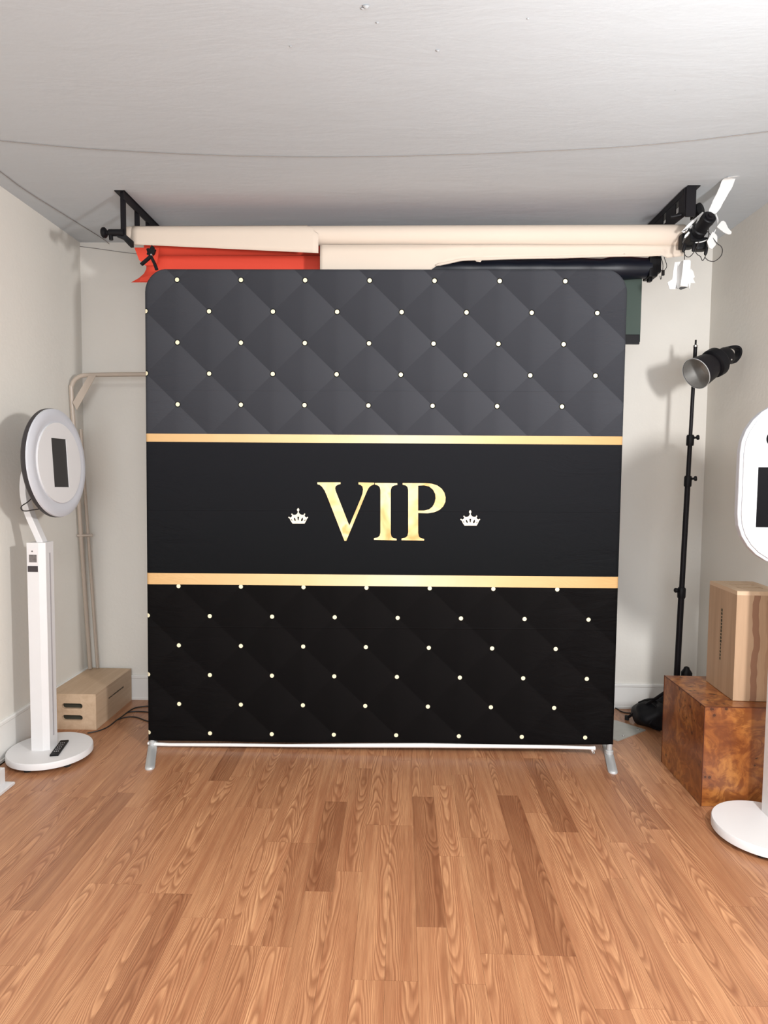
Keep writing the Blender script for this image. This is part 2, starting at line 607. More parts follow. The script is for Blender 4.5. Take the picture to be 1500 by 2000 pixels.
# unseen rear wall, its wide opening added to let soft light in
mb = MB()
wx0, wx1, wz0, wz1 = -1.15, 1.55, 0.65, 2.45
for x0, x1, z0, z1 in ((XL - 0.1, wx0, 0, H), (wx1, XR + 0.1, 0, H), (wx0, wx1, 0, wz0), (wx0, wx1, wz1, H)):
    mb.box(((x0 + x1) / 2, YR - 0.05, (z0 + z1) / 2), (x1 - x0, 0.1, z1 - z0))
struct('wall_rear', mb, 'wall')
mb = MB()
for x0, x1, z0, z1 in ((wx0, wx0 + 0.05, wz0, wz1), (wx1 - 0.05, wx1, wz0, wz1), (wx0, wx1, wz0, wz0 + 0.05), (wx0, wx1, wz1 - 0.05, wz1),
                       (0.175, 0.225, wz0, wz1)):
    mb.box(((x0 + x1) / 2, YR - 0.05, (z0 + z1) / 2), (x1 - x0, 0.06, z1 - z0))
struct('added_window_1', mb, 'whitepaint')  # unseen window frame, made up to go with the added opening


def baseboard(name, p0, p1, nrm, h_, cap=0.022):
    """skirting with a small moulded cap, from p0 to p1 along the wall, nrm into the room"""
    p0, p1, nn = Vector(p0), Vector(p1), Vector(nrm)
    prof = [(0, 0), (0.016, 0), (0.016, 0.012), (0.012, 0.016), (0.012, h_ - cap), (0.015, h_ - cap + 0.004), (0.015, h_ - 0.006), (0.010, h_), (0, h_)]
    vs, fs = [], []
    for e in (p0, p1):
        for d_, z_ in prof:
            vs.append(e + nn * d_ + Vector((0, 0, z_)))
    k = len(prof)
    for i in range(k):
        j = (i + 1) % k
        fs.append((i, j, j + k, i + k))
    fs.append(tuple(range(k))[::-1])
    fs.append(tuple(range(k, 2 * k)))
    return struct(name, MB().add(vs, fs), 'base')


baseboard('baseboard_back', (XL + 0.016, YW, 0), (XR - 0.016, YW, 0), (0, -1, 0), 0.158)
baseboard('baseboard_left', (XL, YR, 0), (XL, YW, 0), (1, 0, 0), 0.205)
baseboard('baseboard_right', (XR, YR, 0), (XR, YW, 0), (-1, 0, 0), 0.158)

# oak strips, one object each
rng = random.Random(11)
PW = 0.0965
unit = bpy.data.meshes.new('plank')
e_, q_ = 0.00035, 0.0006
hw = PW / 2 - 0.00025
vs = [(-hw, -0.5, -0.0075), (hw, -0.5, -0.0075), (hw, 0.5, -0.0075), (-hw, 0.5, -0.0075),
      (-hw, -0.5, 0), (hw, -0.5, 0), (hw, 0.5, 0), (-hw, 0.5, 0)]
fs = [(3, 2, 1, 0), (0, 1, 5, 4), (1, 2, 6, 5), (2, 3, 7, 6), (3, 0, 4, 7), (4, 5, 6, 7)]
unit.from_pydata(vs, [], fs)
unit.materials.append(M['oak'])
known = {-12: [2.24], -11: [2.24], -4: [2.228, 2.859], 0: [2.061, 2.921], -2: [1.83, 2.674], -1: [1.83, 2.674], 2: [1.949], 3: [1.949],
         4: [1.948, 2.95], 6: [2.652, 3.35], 10: [2.689, 3.35], 8: [2.02, 2.584], 9: [2.584], 12: [2.259, 3.1], -10: [2.195, 3.031], -9: [2.195],
         -14: [2.088, 2.898], -8: [2.075], -7: [2.075], -6: [1.954, 2.53], -5: [1.954, 2.525], 7: [1.72], -3: [1.66], 1: [2.46], 5: [1.75, 2.80], 11: [2.86]}
darks = {(-4, 2.228): 0.70, (0, 2.061): 0.74, (4, 1.948): 0.70, (6, 2.652): 0.70, (10, 2.689): 0.78, (-10, 3.031): 0.74, (-14, 2.088): 0.80,
         (-5, 1.954): 0.86, (4, -9): 0.9}
j = -21
while True:
    x0 = 0.063 + PW * j
    x1 = x0 + PW
    if x0 > XR:
        break
    cx0, cx1 = max(x0, XL), min(x1, XR)
    if cx1 - cx0 > 0.01:
        cuts = list(known.get(j, []))
        y = (cuts[0] if cuts else rng.uniform(1.55, 2.3))
        if not cuts:
            cuts = [y]
        y = cuts[0]
        while y > YR + 1.7:
            y -= rng.uniform(1.15, 1.75) if y < 1.5 else rng.uniform(0.6, 0.9)
            cuts.insert(0, y)
        y = cuts[-1]
        while y < YW - 0.5:
            y += rng.uniform(0.55, 0.95)
            if y < YW - 0.15:
                cuts.append(y)
        ed = [YR] + [q for q in cuts if YR + 0.1 < q < YW - 0.05] + [YW]
        for i in range(len(ed) - 1):
            o_ = bpy.data.objects.new('plank', unit)
            COL.objects.link(o_)
            o_.parent = floor
            o_.location = ((cx0 + cx1) / 2, (ed[i] + ed[i + 1]) / 2, 0)
            o_.scale = ((cx1 - cx0) / PW, ed[i + 1] - ed[i] - 0.0006, 1)
            tone = rng.uniform(0.90, 1.10)
            if rng.random() < 0.08:
                tone *= 0.86
            tone = darks.get((j, ed[i]), tone)
            o_.color = (tone, rng.random(), rng.random(), 1)
    j += 1

# ------------------------------------------------------------------ backdrop stand with printed cover
TL, TR = Vector((-1.3098, 2.4752)), Vector((1.1092, 2.4757))
BL, BR = Vector((-1.3228, 0.0335)), Vector((1.1096, 0.0616))
BY = 3.38
bd = thing('backdrop_stand', (-0.10, 3.40, 0), 'large square tension fabric backdrop with VIP lettering and black quilted print', 'backdrop')


def bp(u_, v_, y_=BY):
    q = (BL * (1 - u_) + BR * u_) * (1 - v_) + (TL * (1 - u_) + TR * u_) * v_
    return Vector((q.x, y_, q.y))


NU, NV = 72, 72
Wd = 2.43
rc = 0.115
rr = 0.017
rngw = random.Random(5)
vs, fs, uvs = [], [], []
for side in (0, 1):
    for jv in range(NV + 1):
        s_ = jv / NV
        # cluster rows towards the rims
        v_ = 0.5 - 0.5 * math.cos(PI * s_) if True else s_
        for iu in range(NU + 1):
            w_ = 0.5 - 0.5 * math.cos(PI * iu / NU)
            vz = v_ * Wd
            inset = 0.0
            dtop = Wd - vz
            if dtop < rc:
                inset = rc - math.sqrt(max(0, rc * rc - (rc - dtop) ** 2))
            u_m = inset + w_ * (Wd - 2 * inset)
            d_edge = min(u_m - inset, Wd - inset - u_m, dtop, vz)
            yy = 0
            if d_edge < rr:
                yy = rr - math.sqrt(max(0, rr * rr - (rr - d_edge) ** 2))
            if side:
                P = bp(u_m / Wd, v_)
                P.y = BY + 2 * rr - yy
            else:
                P = bp(u_m / Wd, v_)
                dd = min(u_m, Wd - u_m)
                rip = 0.0022 * math.exp(-dd / 0.16) * math.sin(vz * 23 + 2.1 * math.sin(vz * 5.3) + (2 if u_m > 1 else 0)) if 0.05 < vz < 2.2 else 0
                rip += 0.0030 * math.exp(-vz / 0.05) * math.sin(u_m * 7.5 + 1.3 * math.sin(u_m * 3.1))
                P.y = BY + yy + rip * (1 - math.exp(-d_edge / 0.02))
                P.z += 0.003 * math.exp(-vz / 0.03) * math.sin(u_m * 5.2 + 0.8)
            vs.append(P)
            uvs.append((u_m, vz))
L = (NU + 1)
off2 = L * (NV + 1)
for side in (0, 1):
    o0 = side * off2
    for jv in range(NV):
        for iu in range(NU):
            a_ = o0 + jv * L + iu
            fs.append((a_, a_ + 1, a_ + 1 + L, a_ + L) if side == 0 else (a_ + L, a_ + 1 + L, a_ + 1, a_))
for iu in range(NU):
    fs.append((iu, off2 + iu, off2 + iu + 1, iu + 1))
    k = NV * L + iu
    fs.append((k + 1, off2 + k + 1, off2 + k, k))
for jv in range(NV):
    k = jv * L
    fs.append((k + L, off2 + k + L, off2 + k, k))
    k = jv * L + NU
    fs.append((k, off2 + k, off2 + k + L, k + L))
mb = MB()
mb.add(vs, fs, True)
cover = mb.build('printed_cover', 'print', bd)
cover['label'] = 'black cover printed with quilting, gold studs and two gold bands'
uvl = cover.data.uv_layers.new(name='UVMap')
for lp in cover.data.loops:
    uvl.data[lp.index].uv = uvs[lp.vertex_index]


def px_poly(pts, sc, ox, oy, dx_=0, dy_=0, y_=BY - 0.0042):
    out = []
    for q in pts:
        P = at(ox + q[0] / sc + dx_, oy + q[1] / sc + dy_, Y=y_)
        out.append((P.x, P.z))
    return out


PXZ = Matrix(((1, 0, 0, 0), (0, 0, 1, BY - 0.0042), (0, 1, 0, 0), (0, 0, 0, 1)))  # local xy -> room xz, thickness +y


def arc(cx_, cy_, rx, ry, a0, a1, n_=10):
    return [(cx_ + rx * math.cos(R(a0 + (a1 - a0) * k / n_)), cy_ + ry * math.sin(R(a0 + (a1 - a0) * k / n_))) for k in range(n_ + 1)]


V_ = [(285, 150), (447, 150), (447, 162), (428, 167), (414, 176), (409, 190), (412, 208), (508, 452), (588, 262), (600, 228), (604, 200), (600, 180),
      (588, 169), (572, 164), (572, 150), (682, 153), (682, 164), (660, 173), (645, 186), (632, 210), (487, 558), (474, 558), (352, 245), (336, 208), (318, 182), (303, 169), (285, 163)]
I_ = [(687, 154), (843, 156), (843, 168), (820, 172), (804, 182), (797, 206), (797, 505), (802, 528), (816, 540), (838, 544), (838, 555), (680, 552), (680, 541),
      (704, 535), (719, 524), (725, 500), (725, 205), (720, 184), (708, 172), (687, 166)]
P_ = [(880, 155), (1040, 156), (1085, 160), (1122, 172), (1152, 194), (1171, 222), (1180, 255), (1178, 287), (1163, 318), (1138, 342), (1103, 358), (1055, 366), (988, 364),
      (988, 500), (993, 528), (1007, 540), (1030, 545), (1030, 556), (872, 554), (872, 543), (897, 537), (913, 525), (919, 500), (919, 205), (914, 184), (903, 172), (880, 167)]
PH_ = [(988, 173), (1030, 171), (1066, 180), (1092, 202), (1107, 232), (1110, 262), (1103, 292), (1088, 320), (1064, 339), (1030, 347), (988, 347)]
for nm, poly, holes in (('V', V_, ()), ('I', I_, ()), ('P', P_, (PH_,))):
    o_ = MB().prism(px_poly(poly, 3.5714, 540, 900), PXZ, 0.0012, [px_poly(h_, 3.5714, 540, 900) for h_ in holes]).build('letter', 'gold', cover)
    o_['label'] = 'gold letter ' + nm
CR = [(340, 1125), (250, 1000), (165, 825), (110, 800), (92, 765), (118, 730), (155, 730), (180, 778), (235, 768), (285, 735), (305, 690), (318, 650), (285, 620), (262, 580), (290, 545), (335, 555),
      (350, 600), (420, 620), (480, 618), (550, 595), (605, 550), (640, 490), (655, 420), (612, 375), (600, 310), (635, 245), (672, 222), (710, 245), (738, 310), (730, 375), (700, 420),
      (712, 490), (750, 545), (800, 585), (870, 615), (930, 618), (1000, 605), (1012, 560), (1050, 530), (1088, 570), (1060, 625), (1052, 680), (1085, 735), (1140, 768), (1185, 775), (1192, 735), (1230, 730),
      (1250, 765), (1235, 800), (1200, 830), (1120, 1000), (1050, 1125)]
CH_ = [[(410, 800), (440, 778), (475, 800), (510, 860), (530, 930), (520, 975), (485, 985), (445, 930), (415, 860)],
       [(622, 735), (675, 728), (730, 735), (715, 850), (695, 935), (670, 952), (650, 930), (635, 850)],
       [(950, 775), (955, 850), (945, 930), (915, 975), (870, 992), (835, 975), (835, 920), (860, 850), (900, 795)],
       [(240, 865), (290, 880), (325, 930), (330, 975), (290, 950)],
       [(1110, 880), (1085, 950), (1035, 995), (1025, 960), (1060, 905)]]
for dx_, dy_, w_ in ((0, 0, 'left of'), (336, 4.0, 'right of')):
    o_ = MB().prism(px_poly(CR, 30, 560, 985, dx_, dy_), PXZ, 0.0012, [px_poly(h_, 30, 560, 985, dx_, dy_) for h_ in CH_]).build('crown_emblem', 'crown', cover)
    o_['label'] = 'small pale gold crown ' + w_ + ' the lettering'

# white lining hem peeping out below the cover
pts = [(289, 1451.5, 3), (300, 1453, 3.5), (330, 1454.5, 3.2), (450, 1455, 3.4), (560, 1456.2, 3.2), (700, 1456.0, 4.2), (830, 1455.8, 4.6), (960, 1457.2, 4.2), (1090, 1459.0, 3.5), (1150, 1460.8, 3.2), (1162, 1461.5, 4.5)]
mb = MB()
mb.tube([at(x_, y_, Y=BY + 0.012) for x_, y_, r_ in pts], [r_ / 383 for _, _, r_ in pts], 10)
hem = mb.build('white_hem', 'white_fabric', bd)
mb = MB()
zp = at(1155, 1463, Y=BY + 0.006)
mb.prism([(-0.004, 0), (0.004, 0), (0.006, -0.022), (0.0035, -0.03), (-0.0035, -0.03), (-0.006, -0.022)],
         frame(zp, (0.2, -1, 0.1), (0.8, 0, 0.5)), 0.002, [[(-0.002, -0.012), (0.002, -0.012), (0.003, -0.022), (-0.003, -0.022)]])
mb.build('zip_pull', 'chrome', bd)


def backdrop_foot(bx, toe, side):
    """upright tube plugged into a long flat foot"""
    b_ = Vector((bx, BY + 0.02, 0))
    mb = MB().tube([b_ + Vector((0, 0, 0.012)), b_ + Vector((0, 0, 0.12))], 0.0150, 16)
    mb.lathe([(0.0, 0.014), (0.021, 0.014), (0.021, 0.030), (0.0165, 0.034)], Matrix.Translation(b_), 16)
    mb.build('upright_tube', 'alu', bd)
    d = Vector((toe[0], toe[1], 0)) - Vector((bx, BY + 0.02, 0))
    Lf = d.length
    d.normalize()
    n_ = Vector((-d.y, d.x, 0))
    vs, fs = [], []
    prof = [(-0.023, 0.0), (-0.0225, 0.006), (-0.015, 0.0125), (0, 0.0150), (0.015, 0.0125), (0.0225, 0.006), (0.023, 0.0)]
    ts = [-Lf, -Lf + 0.006, -Lf + 0.02, 0, Lf - 0.022, Lf - 0.010, Lf - 0.003, Lf]
    sc = [0.35, 0.75, 1, 1, 1, 0.85, 0.6, 0.3]
    for t_, k_ in zip(ts, sc):
        for w_, z_ in prof:
            vs.append(Vector((bx, BY + 0.02, 0.0)) + d * t_ + n_ * w_ * k_ + Vector((0, 0, z_ * (0.45 + 0.55 * k_))))
    k = len(prof)
    for i in range(len(ts) - 1):
        for m_ in range(k - 1):
            a_ = i * k + m_
            fs.append((a_, a_ + 1, a_ + 1 + k, a_ + k))
        fs.append((i * k + k - 1, i * k, i * k + k, i * k + 2 * k - 1))
    fs.append(tuple(range(k))[::-1])
    fs.append(tuple(range((len(ts) - 1) * k, len(ts) * k)))
    MB().add(vs, fs, True).build('foot', 'alu', bd)


backdrop_foot(-1.303, (-1.214, 3.125), -1)
backdrop_foot(1.093, (1.048, 3.188), 1)

# ------------------------------------------------------------------ paper rolls and their brackets
def roll_mesh(x0, x1, y_, z0, z1, r0, r1, ri=0.024, seg=40):
    """hollow roll along x"""
    mb = MB()
    m = frame((x0, y_, z0), Vector((x1 - x0, 0, z1 - z0)), (0, 1, 0))
    Ln = math.hypot(x1 - x0, z1 - z0)
    prof = [(ri, 0.0), (r0 - 0.004, 0), (r0, 0.004)] + [(r0 + (r1 - r0) * k / 12, Ln * k / 12) for k in range(1, 12)] + [(r1, Ln - 0.004), (r1 - 0.004, Ln), (ri, Ln)]
    mb.lathe(prof, m, seg, closed=True)
    return mb


FRY = 3.475
rollc = thing('paper_roll', (0, FRY, 2.60), 'cream seamless paper roll, front and topmost of the rolls above the backdrop', 'paper roll', 'backdrop rolls on the wall brackets')
roll_mesh(-1.432, 1.408, FRY, 2.668, 2.664, 0.044, 0.056).build('rolled_paper', 'cream', rollc)
MB().tube([(-1.436, FRY, 2.668), (1.412, FRY, 2.664)], 0.0236, 20).build('core_tube', 'core', rollc)
# loosened outer turn hanging down at the left, its torn end near the middle
mb = MB()
nx = 30
th_l = [70, 50, 30, 10, -8]
grid = []
edge_b = lambda x_: at(x_, 477 + (x_ - 255) / 365 * 17.5, Y=3.425).z
xs = [256 + (622 - 256) * k / nx for k in range(nx + 1)]
for x_ in xs:
    Xw = at(x_, 480, Y=3.425).x
    f_ = (Xw + 1.432) / 2.84
    rr_ = 0.044 + 0.012 * f_ + 0.0022
    zc = 2.668 - 0.004 * f_
    col_ = [Vector((Xw, FRY - rr_ * math.cos(R(a_)), zc + rr_ * math.sin(R(a_)))) for a_ in th_l]
    zb = edge_b(x_)
    last = col_[-1]
    for q in (0.35, 0.7, 1.0):
        z_ = last.z + (zb - last.z) * q
        col_.append(Vector((Xw, last.y - 0.003 * q, z_)) if z_ < last.z else Vector((Xw, last.y + 0.001, last.z - 0.001 * q)))
    # torn end slants
    if x_ > 596:
        k_ = (x_ - 596) / 26
        top = int(k_ * 4.2)
        for i in range(top):
            col_[i] = col_[top].copy()
    grid.append(col_)
nn = len(grid[0])
vs = [q for c_ in grid for q in c_]
fs = []
for i in range(nx):
    for k in range(nn - 1):
        a_ = i * nn + k
        fs.append((a_, a_ + 1, a_ + 1 + nn, a_ + nn))
o_ = MB().add(vs, fs, True).build('loose_sheet', 'cream', rollc, fixn=False)
md = o_.modifiers.new('thick', 'SOLIDIFY')
md.thickness = 0.0008
# sheet hanging from this roll behind the backdrop, torn lower edge
mb = MB()
low = [(625, 540), (835, 532), (852, 520), (866, 517), (880, 512.5), (905, 507), (921, 505), (930, 512), (938, 513), (944, 506), (1000, 505), (1080, 503.5), (1150, 501.5), (1205, 501), (1218, 497), (1228, 501), (1290, 499), (1300, 504), (1336, 500)]


def interp(tab, x_):
    for (x0, y0), (x1, y1) in zip(tab, tab[1:]):
        if x0 <= x_ <= x1:
            return y0 + (y1 - y0) * (x_ - x0) / (x1 - x0)
    return tab[-1][1]


xs = sorted(set([625 + 7.1 * k for k in range(101)] + [q[0] for q in low if q[0] <= 1335]))
SY = 3.450
vs, fs = [], []
rows = 5
for x_ in xs:
    y1 = interp(low, x_)
    for k in range(rows):
        q = k / (rows - 1)
        P = at(x_, 478 + (y1 - 478) * q, Y=SY)
        curl = 0.010 * (q ** 3) * (1 if 860 < x_ < 1300 else 0.2)
        vs.append(Vector((P.x, SY - curl + 0.0015 * math.sin(x_ * 0.03), P.z)))
for i in range(len(xs) - 1):
    for k in range(rows - 1):
        a_ = i * rows + k
        fs.append((a_, a_ + 1, a_ + 1 + rows, a_ + rows))
o_ = MB().add(vs, fs, True).build('hanging_sheet', 'cream2', rollc, fixn=False)
o_['label'] = 'torn cream sheet hanging under the roll'
md = o_.modifiers.new('thick', 'SOLIDIFY')
md.thickness = 0.0008
md.offset = 1
# curled grey-shaded lip of the tear
mb = MB()
lip = [(852, 520), (880, 514), (905, 509), (945, 508), (1000, 506), (1080, 504.5), (1150, 502.5), (1210, 501), (1290, 500)]
mb.tube(smooth_path([at(x_, y_ - 2, Y=SY - 0.012) for x_, y_ in lip], 4), [0.003] + [0.0065] * 31 + [0.004], 8)
mb.build('curled_edge', 'cream', rollc)

rollr = thing('paper_roll', (-0.9, 3.625, 2.55), 'coral red paper roll behind the cream roll, seen at its left end', 'paper roll', 'backdrop rolls on the wall brackets')
roll_mesh(-1.390, 1.335, 3.635, 2.662, 2.682, 0.050, 0.050).build('rolled_paper', 'red', rollr)
MB().tube([(-1.394, 3.635, 2.662), (1.339, 3.635, 2.682)], 0.0236, 20).build('core_tube', 'core', rollr)
vs, fs = [], []
xs = [286 + 12 * k for k in range(30)]
for x_ in xs:
    for k in range(7):
        q = k / 6
        P = at(x_, 500 + 52 * q, Y=3.60)
        xx = P.x - (0.045 * max(0, q - 0.45) ** 2 * 6 if x_ == xs[0] else 0)
        vs.append(Vector((xx, 3.600 - 0.004 * q, P.z)))
for i in range(len(xs) - 1):
    for k in range(6):
        a_ = i * 7 + k
        fs.append((a_, a_ + 1, a_ + 8, a_ + 7))
o_ = MB().add(vs, fs, True).build('hanging_sheet', 'red', rollr, fixn=False)
md = o_.modifiers.new('thick', 'SOLIDIFY')
md.thickness = 0.0008
# bent-up corner at lower left of red sheet, and short flap under roll end
c0 = [at(x_, y_, Y=3.592) for x_, y_ in ((273, 550), (275, 543), (296, 538), (325, 536), (318, 552), (290, 549))]
MB().prism([(q.x, q.z) for q in c0], Matrix(((1, 0, 0, 0), (0, 0, 1, 3.590), (0, 1, 0, 0), (0, 0, 0, 1))), 0.003).build('folded_corner', 'red', rollr)
c0 = [at(x_, y_, Y=3.58) for x_, y_ in ((263, 484), (311, 484), (308, 512), (304, 519), (284, 519), (272, 508))]
MB().prism([(q.x, q.z) for q in c0], Matrix(((1, 0, 0, 0), (0, 0, 1, 3.576), (0, 1, 0, 0), (0, 0, 0, 1))), 0.003).build('paper_flap', 'red', rollr)

# navy roller screen, lowest
rolln = thing('roller_screen', (0.9, 3.60, 2.18), 'dark navy roller screen hanging lowest at right behind the backdrop', 'roller screen', 'backdrop rolls on the wall brackets')
NY = 3.62
a0, a1 = at(800, 524, Y=NY), at(1268, 524, Y=NY)
mb = MB()
m = frame(a0, a1 - a0, (0, 1, 0))
Ln = (a1 - a0).length
mb.lathe([(0.0, 0)] + [(0.050 + 0.004 * math.sin(k * 1.9) + (0.008 if k in (17, 18, 19) else 0), Ln * k / 20) for k in range(21)] + [(0.0, Ln)], m, 32)
mb.build('rolled_cloth', 'navy', rolln)
mb = MB()
e0 = at(1262, 525, Y=NY)
mb.box(e0 + Vector((0.022, 0, 0.0)), (0.044, 0.10, 0.105), bev=0.006)
mb.box(e0 + Vector((0.052, 0, 0.012)), (0.025, 0.08, 0.085), bev=0.006)
mb.box(e0 + Vector((0.020, 0, -0.058)), (0.02, 0.03, 0.02), bev=0.003)
mb.build('end_cap', 'blackplastic', rolln)
mb = MB()
c0, c1 = at(1205, 530, Y=3.66), at(1250, 668, Y=3.66)
mb.box(((0.4 + c1.x) / 2, 3.66, (c0.z + c1.z) / 2), (c1.x - 0.4, 0.002, c0.z - c1.z))
mb.build('hanging_cloth', 'screen', rolln)
mb = MB()
mb.box(((0.42 + c1.x - 0.006) / 2, 3.655, c1.z + 0.012), (c1.x - 0.42 - 0.006, 0.012, 0.052), bev=0.003)
mb.build('bottom_bar', 'blackplastic', rolln)
mb = MB()
for dx_, y1 in ((0, 545), (6, 530)):
    mb.tube(smooth_path([at(1291 + dx_, 502, Y=3.59), at(1295 + dx_ * 1.2, 520, Y=3.59), at(1291 + dx_ * 0.6, y1, Y=3.59), at(1289, y1 - 6, Y=3.59)], 5), 0.0018, 6)
mb.box(at(1295, 533, Y=3.585), (0.014, 0.012, 0.028), bev=0.003)
mb.build('bead_chain', 'cable', rolln)

# left bracket: ladder of black bars screwed to the ceiling
brl = thing('roll_bracket', (-1.41, 3.65, 2.62), 'black metal ladder bracket on the ceiling at the left end of the rolls', 'bracket', 'ceiling brackets for the paper rolls')
mb = MB()
mb.box((-1.420, 3.73, 2.8475), (0.052, 0.74, 0.005))
mb.box((-1.400, 3.73, 2.826), (0.006, 0.74, 0.042))
mb.build('ceiling_rail', 'blackmetal', brl)
for y_, zb in ((3.372, 2.640), (3.548, 2.66), (3.70, 2.66), (3.88, 2.66), (4.06, 2.66)):
    MB().box((-1.409, y_ + 0.004, (2.845 + zb) / 2), (0.024, 0.012, 2.845 - zb)).build('hanger_bar', 'blackmetal', brl)
mb = MB()
ax = Vector((-1.0, 0, 0))
kz = 2.647
K0 = Vector((-1.432, 3.372, kz - 0.004))
mb.lathe([(0.0, 0), (0.017, 0), (0.017, 0.075), (0.012, 0.08), (0.012, 0.088), (0.020, 0.090), (0.026, 0.096), (0.026, 0.106), (0.020, 0.112), (0.0, 0.112)], frame(Vector((-1.405, 3.372, kz)), ax), 20)
mb.build('crank_knob', 'blackplastic', brl)
mb = MB()
ribbon(mb, [(-1.44, 3.372, 2.642), (-1.41, 3.378, 2.632), (-1.390, 3.40, 2.612), (-1.384, 3.425, 2.606)], (0, 0, 1), 0.03, 0.016)
mb.tube([(-1.472, 3.372, 2.632), (-1.470, 3.372, 2.612)], 0.010, 12)
mb.build('hook', 'blackplastic', brl)

# right bracket: solid side plate
brr = thing('roll_bracket', (1.38, 3.6, 2.62), 'black metal plate bracket on the ceiling at the right end of the rolls', 'bracket', 'ceiling brackets for the paper rolls')
mb = MB()
mb.box((1.387, 3.69, 2.8475), (0.06, 0.75, 0.005))
mb.box((1.352, 3.70, 2.832), (0.006, 0.70, 0.030))
mb.build('ceiling_rail', 'blackmetal', brr)
mb = MB()
mb.box((1.376, 3.322, 2.775), (0.046, 0.010, 0.140))
mb.box((1.398, 3.345, 2.775), (0.004, 0.05, 0.140))
mb.build('hanger_bar', 'blackmetal', brr)
mb = MB()
MX = Matrix(((0, 0, 1, 1.350), (1, 0, 0, 0), (0, 1, 0, 0), (0, 0, 0, 1)))
mb.prism([(3.33, 2.845), (4.05, 2.845), (4.05, 2.80), (3.80, 2.735), (3.33, 2.710)], MX, 0.005,
         [[(3.40, 2.755), (3.44, 2.755), (3.44, 2.81), (3.40, 2.81)], [(3.56, 2.765), (3.60, 2.765), (3.60, 2.815), (3.56, 2.815)]])
mb.build('side_plate', 'blackmetal', brr)
mb = MB()
mb.tube([at(1310, 424, Y=3.38), at(1352, 415, Y=3.36)], [0.008, 0.012], 10)
mb.lathe([(0, 0), (0.032, 0), (0.034, 0.01), (0.034, 0.045), (0.0, 0.05)], frame(at(1352, 417, Y=3.42), (0.5, -0.7, 0.1)), 20)
mb.build('roll_hook', 'blackplastic', brr)

# chain-drive unit pointing out to the camera at the right end of the roll
drv = thing('chain_drive', at(1365, 480, Y=3.36), 'black chain drive unit with white chain guards at the right end of the rolls', 'roll drive')
A0, A1 = at(1357, 462, Y=3.36), at(1386, 423, Y=3.24)
mb = MB()
m = frame(A0, A1 - A0)
Ln = (A1 - A0).length
mb.lathe([(0.0, -0.03), (0.034, -0.03), (0.036, 0.0), (0.036, 0.05), (0.031, 0.055), (0.031, Ln - 0.03), (0.0335, Ln - 0.028), (0.0335, Ln - 0.004), (0.030, Ln), (0.0, Ln)], m, 28)
mb.build('barrel', 'blackplastic', drv)
mb = MB()
mb.lathe([(0.0, Ln), (0.022, Ln), (0.022, Ln + 0.005), (0.012, Ln + 0.007), (0.012, Ln + 0.014), (0.0, Ln + 0.016)], m, 20)
mb.build('end_knob', 'blackmetal', drv)
mb = MB()
mb.box(at(1352, 467, Y=3.37), (0.075, 0.06, 0.085), frame((0, 0, 0), (0.2, -1, 0.1)).to_3x3().to_4x4(), bev=0.010)
mb.box(at(1340, 472, Y=3.40), (0.06, 0.05, 0.07), bev=0.010)
mb.box(at(1368, 478, Y=3.36), (0.055, 0.05, 0.06), bev=0.012)
mb.build('housing', 'blackplastic', drv)


def petal(name, pts, y_, th_, mat, parent, dy=None):
    """flat guard plate through surveyed outline; dy tilts it away from the room's x-z plane"""
    P = [at(a_, b_, Y=y_) for a_, b_ in pts]
    c_ = sum(P, Vector()) / len(P)
    vs = []
    for q in P:
        t_ = (q.x - c_.x) * (dy or 0)
        s_ = (y_ + t_) / y_
        vs.append(Vector((q.x * s_, q.y * s_, CH + (q.z - CH) * s_)))
    k = len(vs)
    vs2 = [q + Vector((0, th_, 0)) for q in vs]
    fs = [tuple(range(k)), tuple(range(k, 2 * k))[::-1]] + [(i, (i + 1) % k, (i + 1) % k + k, i + k) for i in range(k)]
    return MB().add(vs + vs2, fs).build(name, mat, parent)


petal('chain_guard', [(1333, 474), (1340, 463), (1352, 450), (1364, 423), (1370, 416), (1357, 433), (1345, 444), (1336, 455), (1331, 452), (1345, 437), (1372, 414), (1376, 416), (1362, 440), (1352, 456), (1345, 452), (1338, 459), (1337, 470)][::-1], 3.33, 0.002, 'strap', drv)
petal('chain_guard', [(1400, 443), (1409, 432), (1413, 431), (1417, 434), (1422, 445), (1429, 453), (1428, 457), (1424, 458), (1416, 455)], 3.30, 0.004, 'strap', drv, 0.5)
petal('chain_guard', [(1381, 471), (1388, 459), (1392, 452), (1399, 458), (1401, 462), (1401, 472), (1397, 480), (1391, 486), (1386, 485), (1383, 478)], 3.31, 0.004, 'strap', drv, 0.5)
mb = MB()
mb.tube(smooth_path([at(x_, y_, Y=3.325) for x_, y_ in ((1398, 418), (1402, 432), (1396, 452), (1384, 466), (1372, 472), (1358, 474))], 6), 0.0028, 8)
mb.build('guard_rim', 'strap', drv)
for (x_, y_) in ((1336, 484), (1355, 483), (1379, 490)):
    mb = MB()
    c_ = at(x_, y_, Y=3.31)
    mb.lathe([(0, -0.022), (0.005, -0.020), (0.008, -0.012), (0.008, 0.012), (0.005, 0.020), (0, 0.022)], frame(c_, (0.15, 0, 1), (1, 0, 0)), 12)
    mb.build('cord_toggle', 'blackplastic', drv)
mb = MB()
for path in (((1338, 465), (1335, 475), (1337, 496), (1344, 502), (1352, 497), (1362, 480), (1366, 470)),
             ((1357, 490), (1362, 497), (1368, 501), (1372, 509), (1376, 504), (1379, 497)),
             ((1376, 502), (1384, 509), (1396, 510), (1408, 500), (1411, 488), (1407, 480), (1401, 476), (1390, 462), (1382, 452)),
             ((1380, 482), (1381, 472), (1384, 458), (1384, 440)),
             ((1337, 492), (1337, 507))):
    mb.tube(smooth_path([at(x_, y_, Y=3.312) for x_, y_ in path], 5), 0.0020, 6)
mb.build('cord', 'cable', drv)

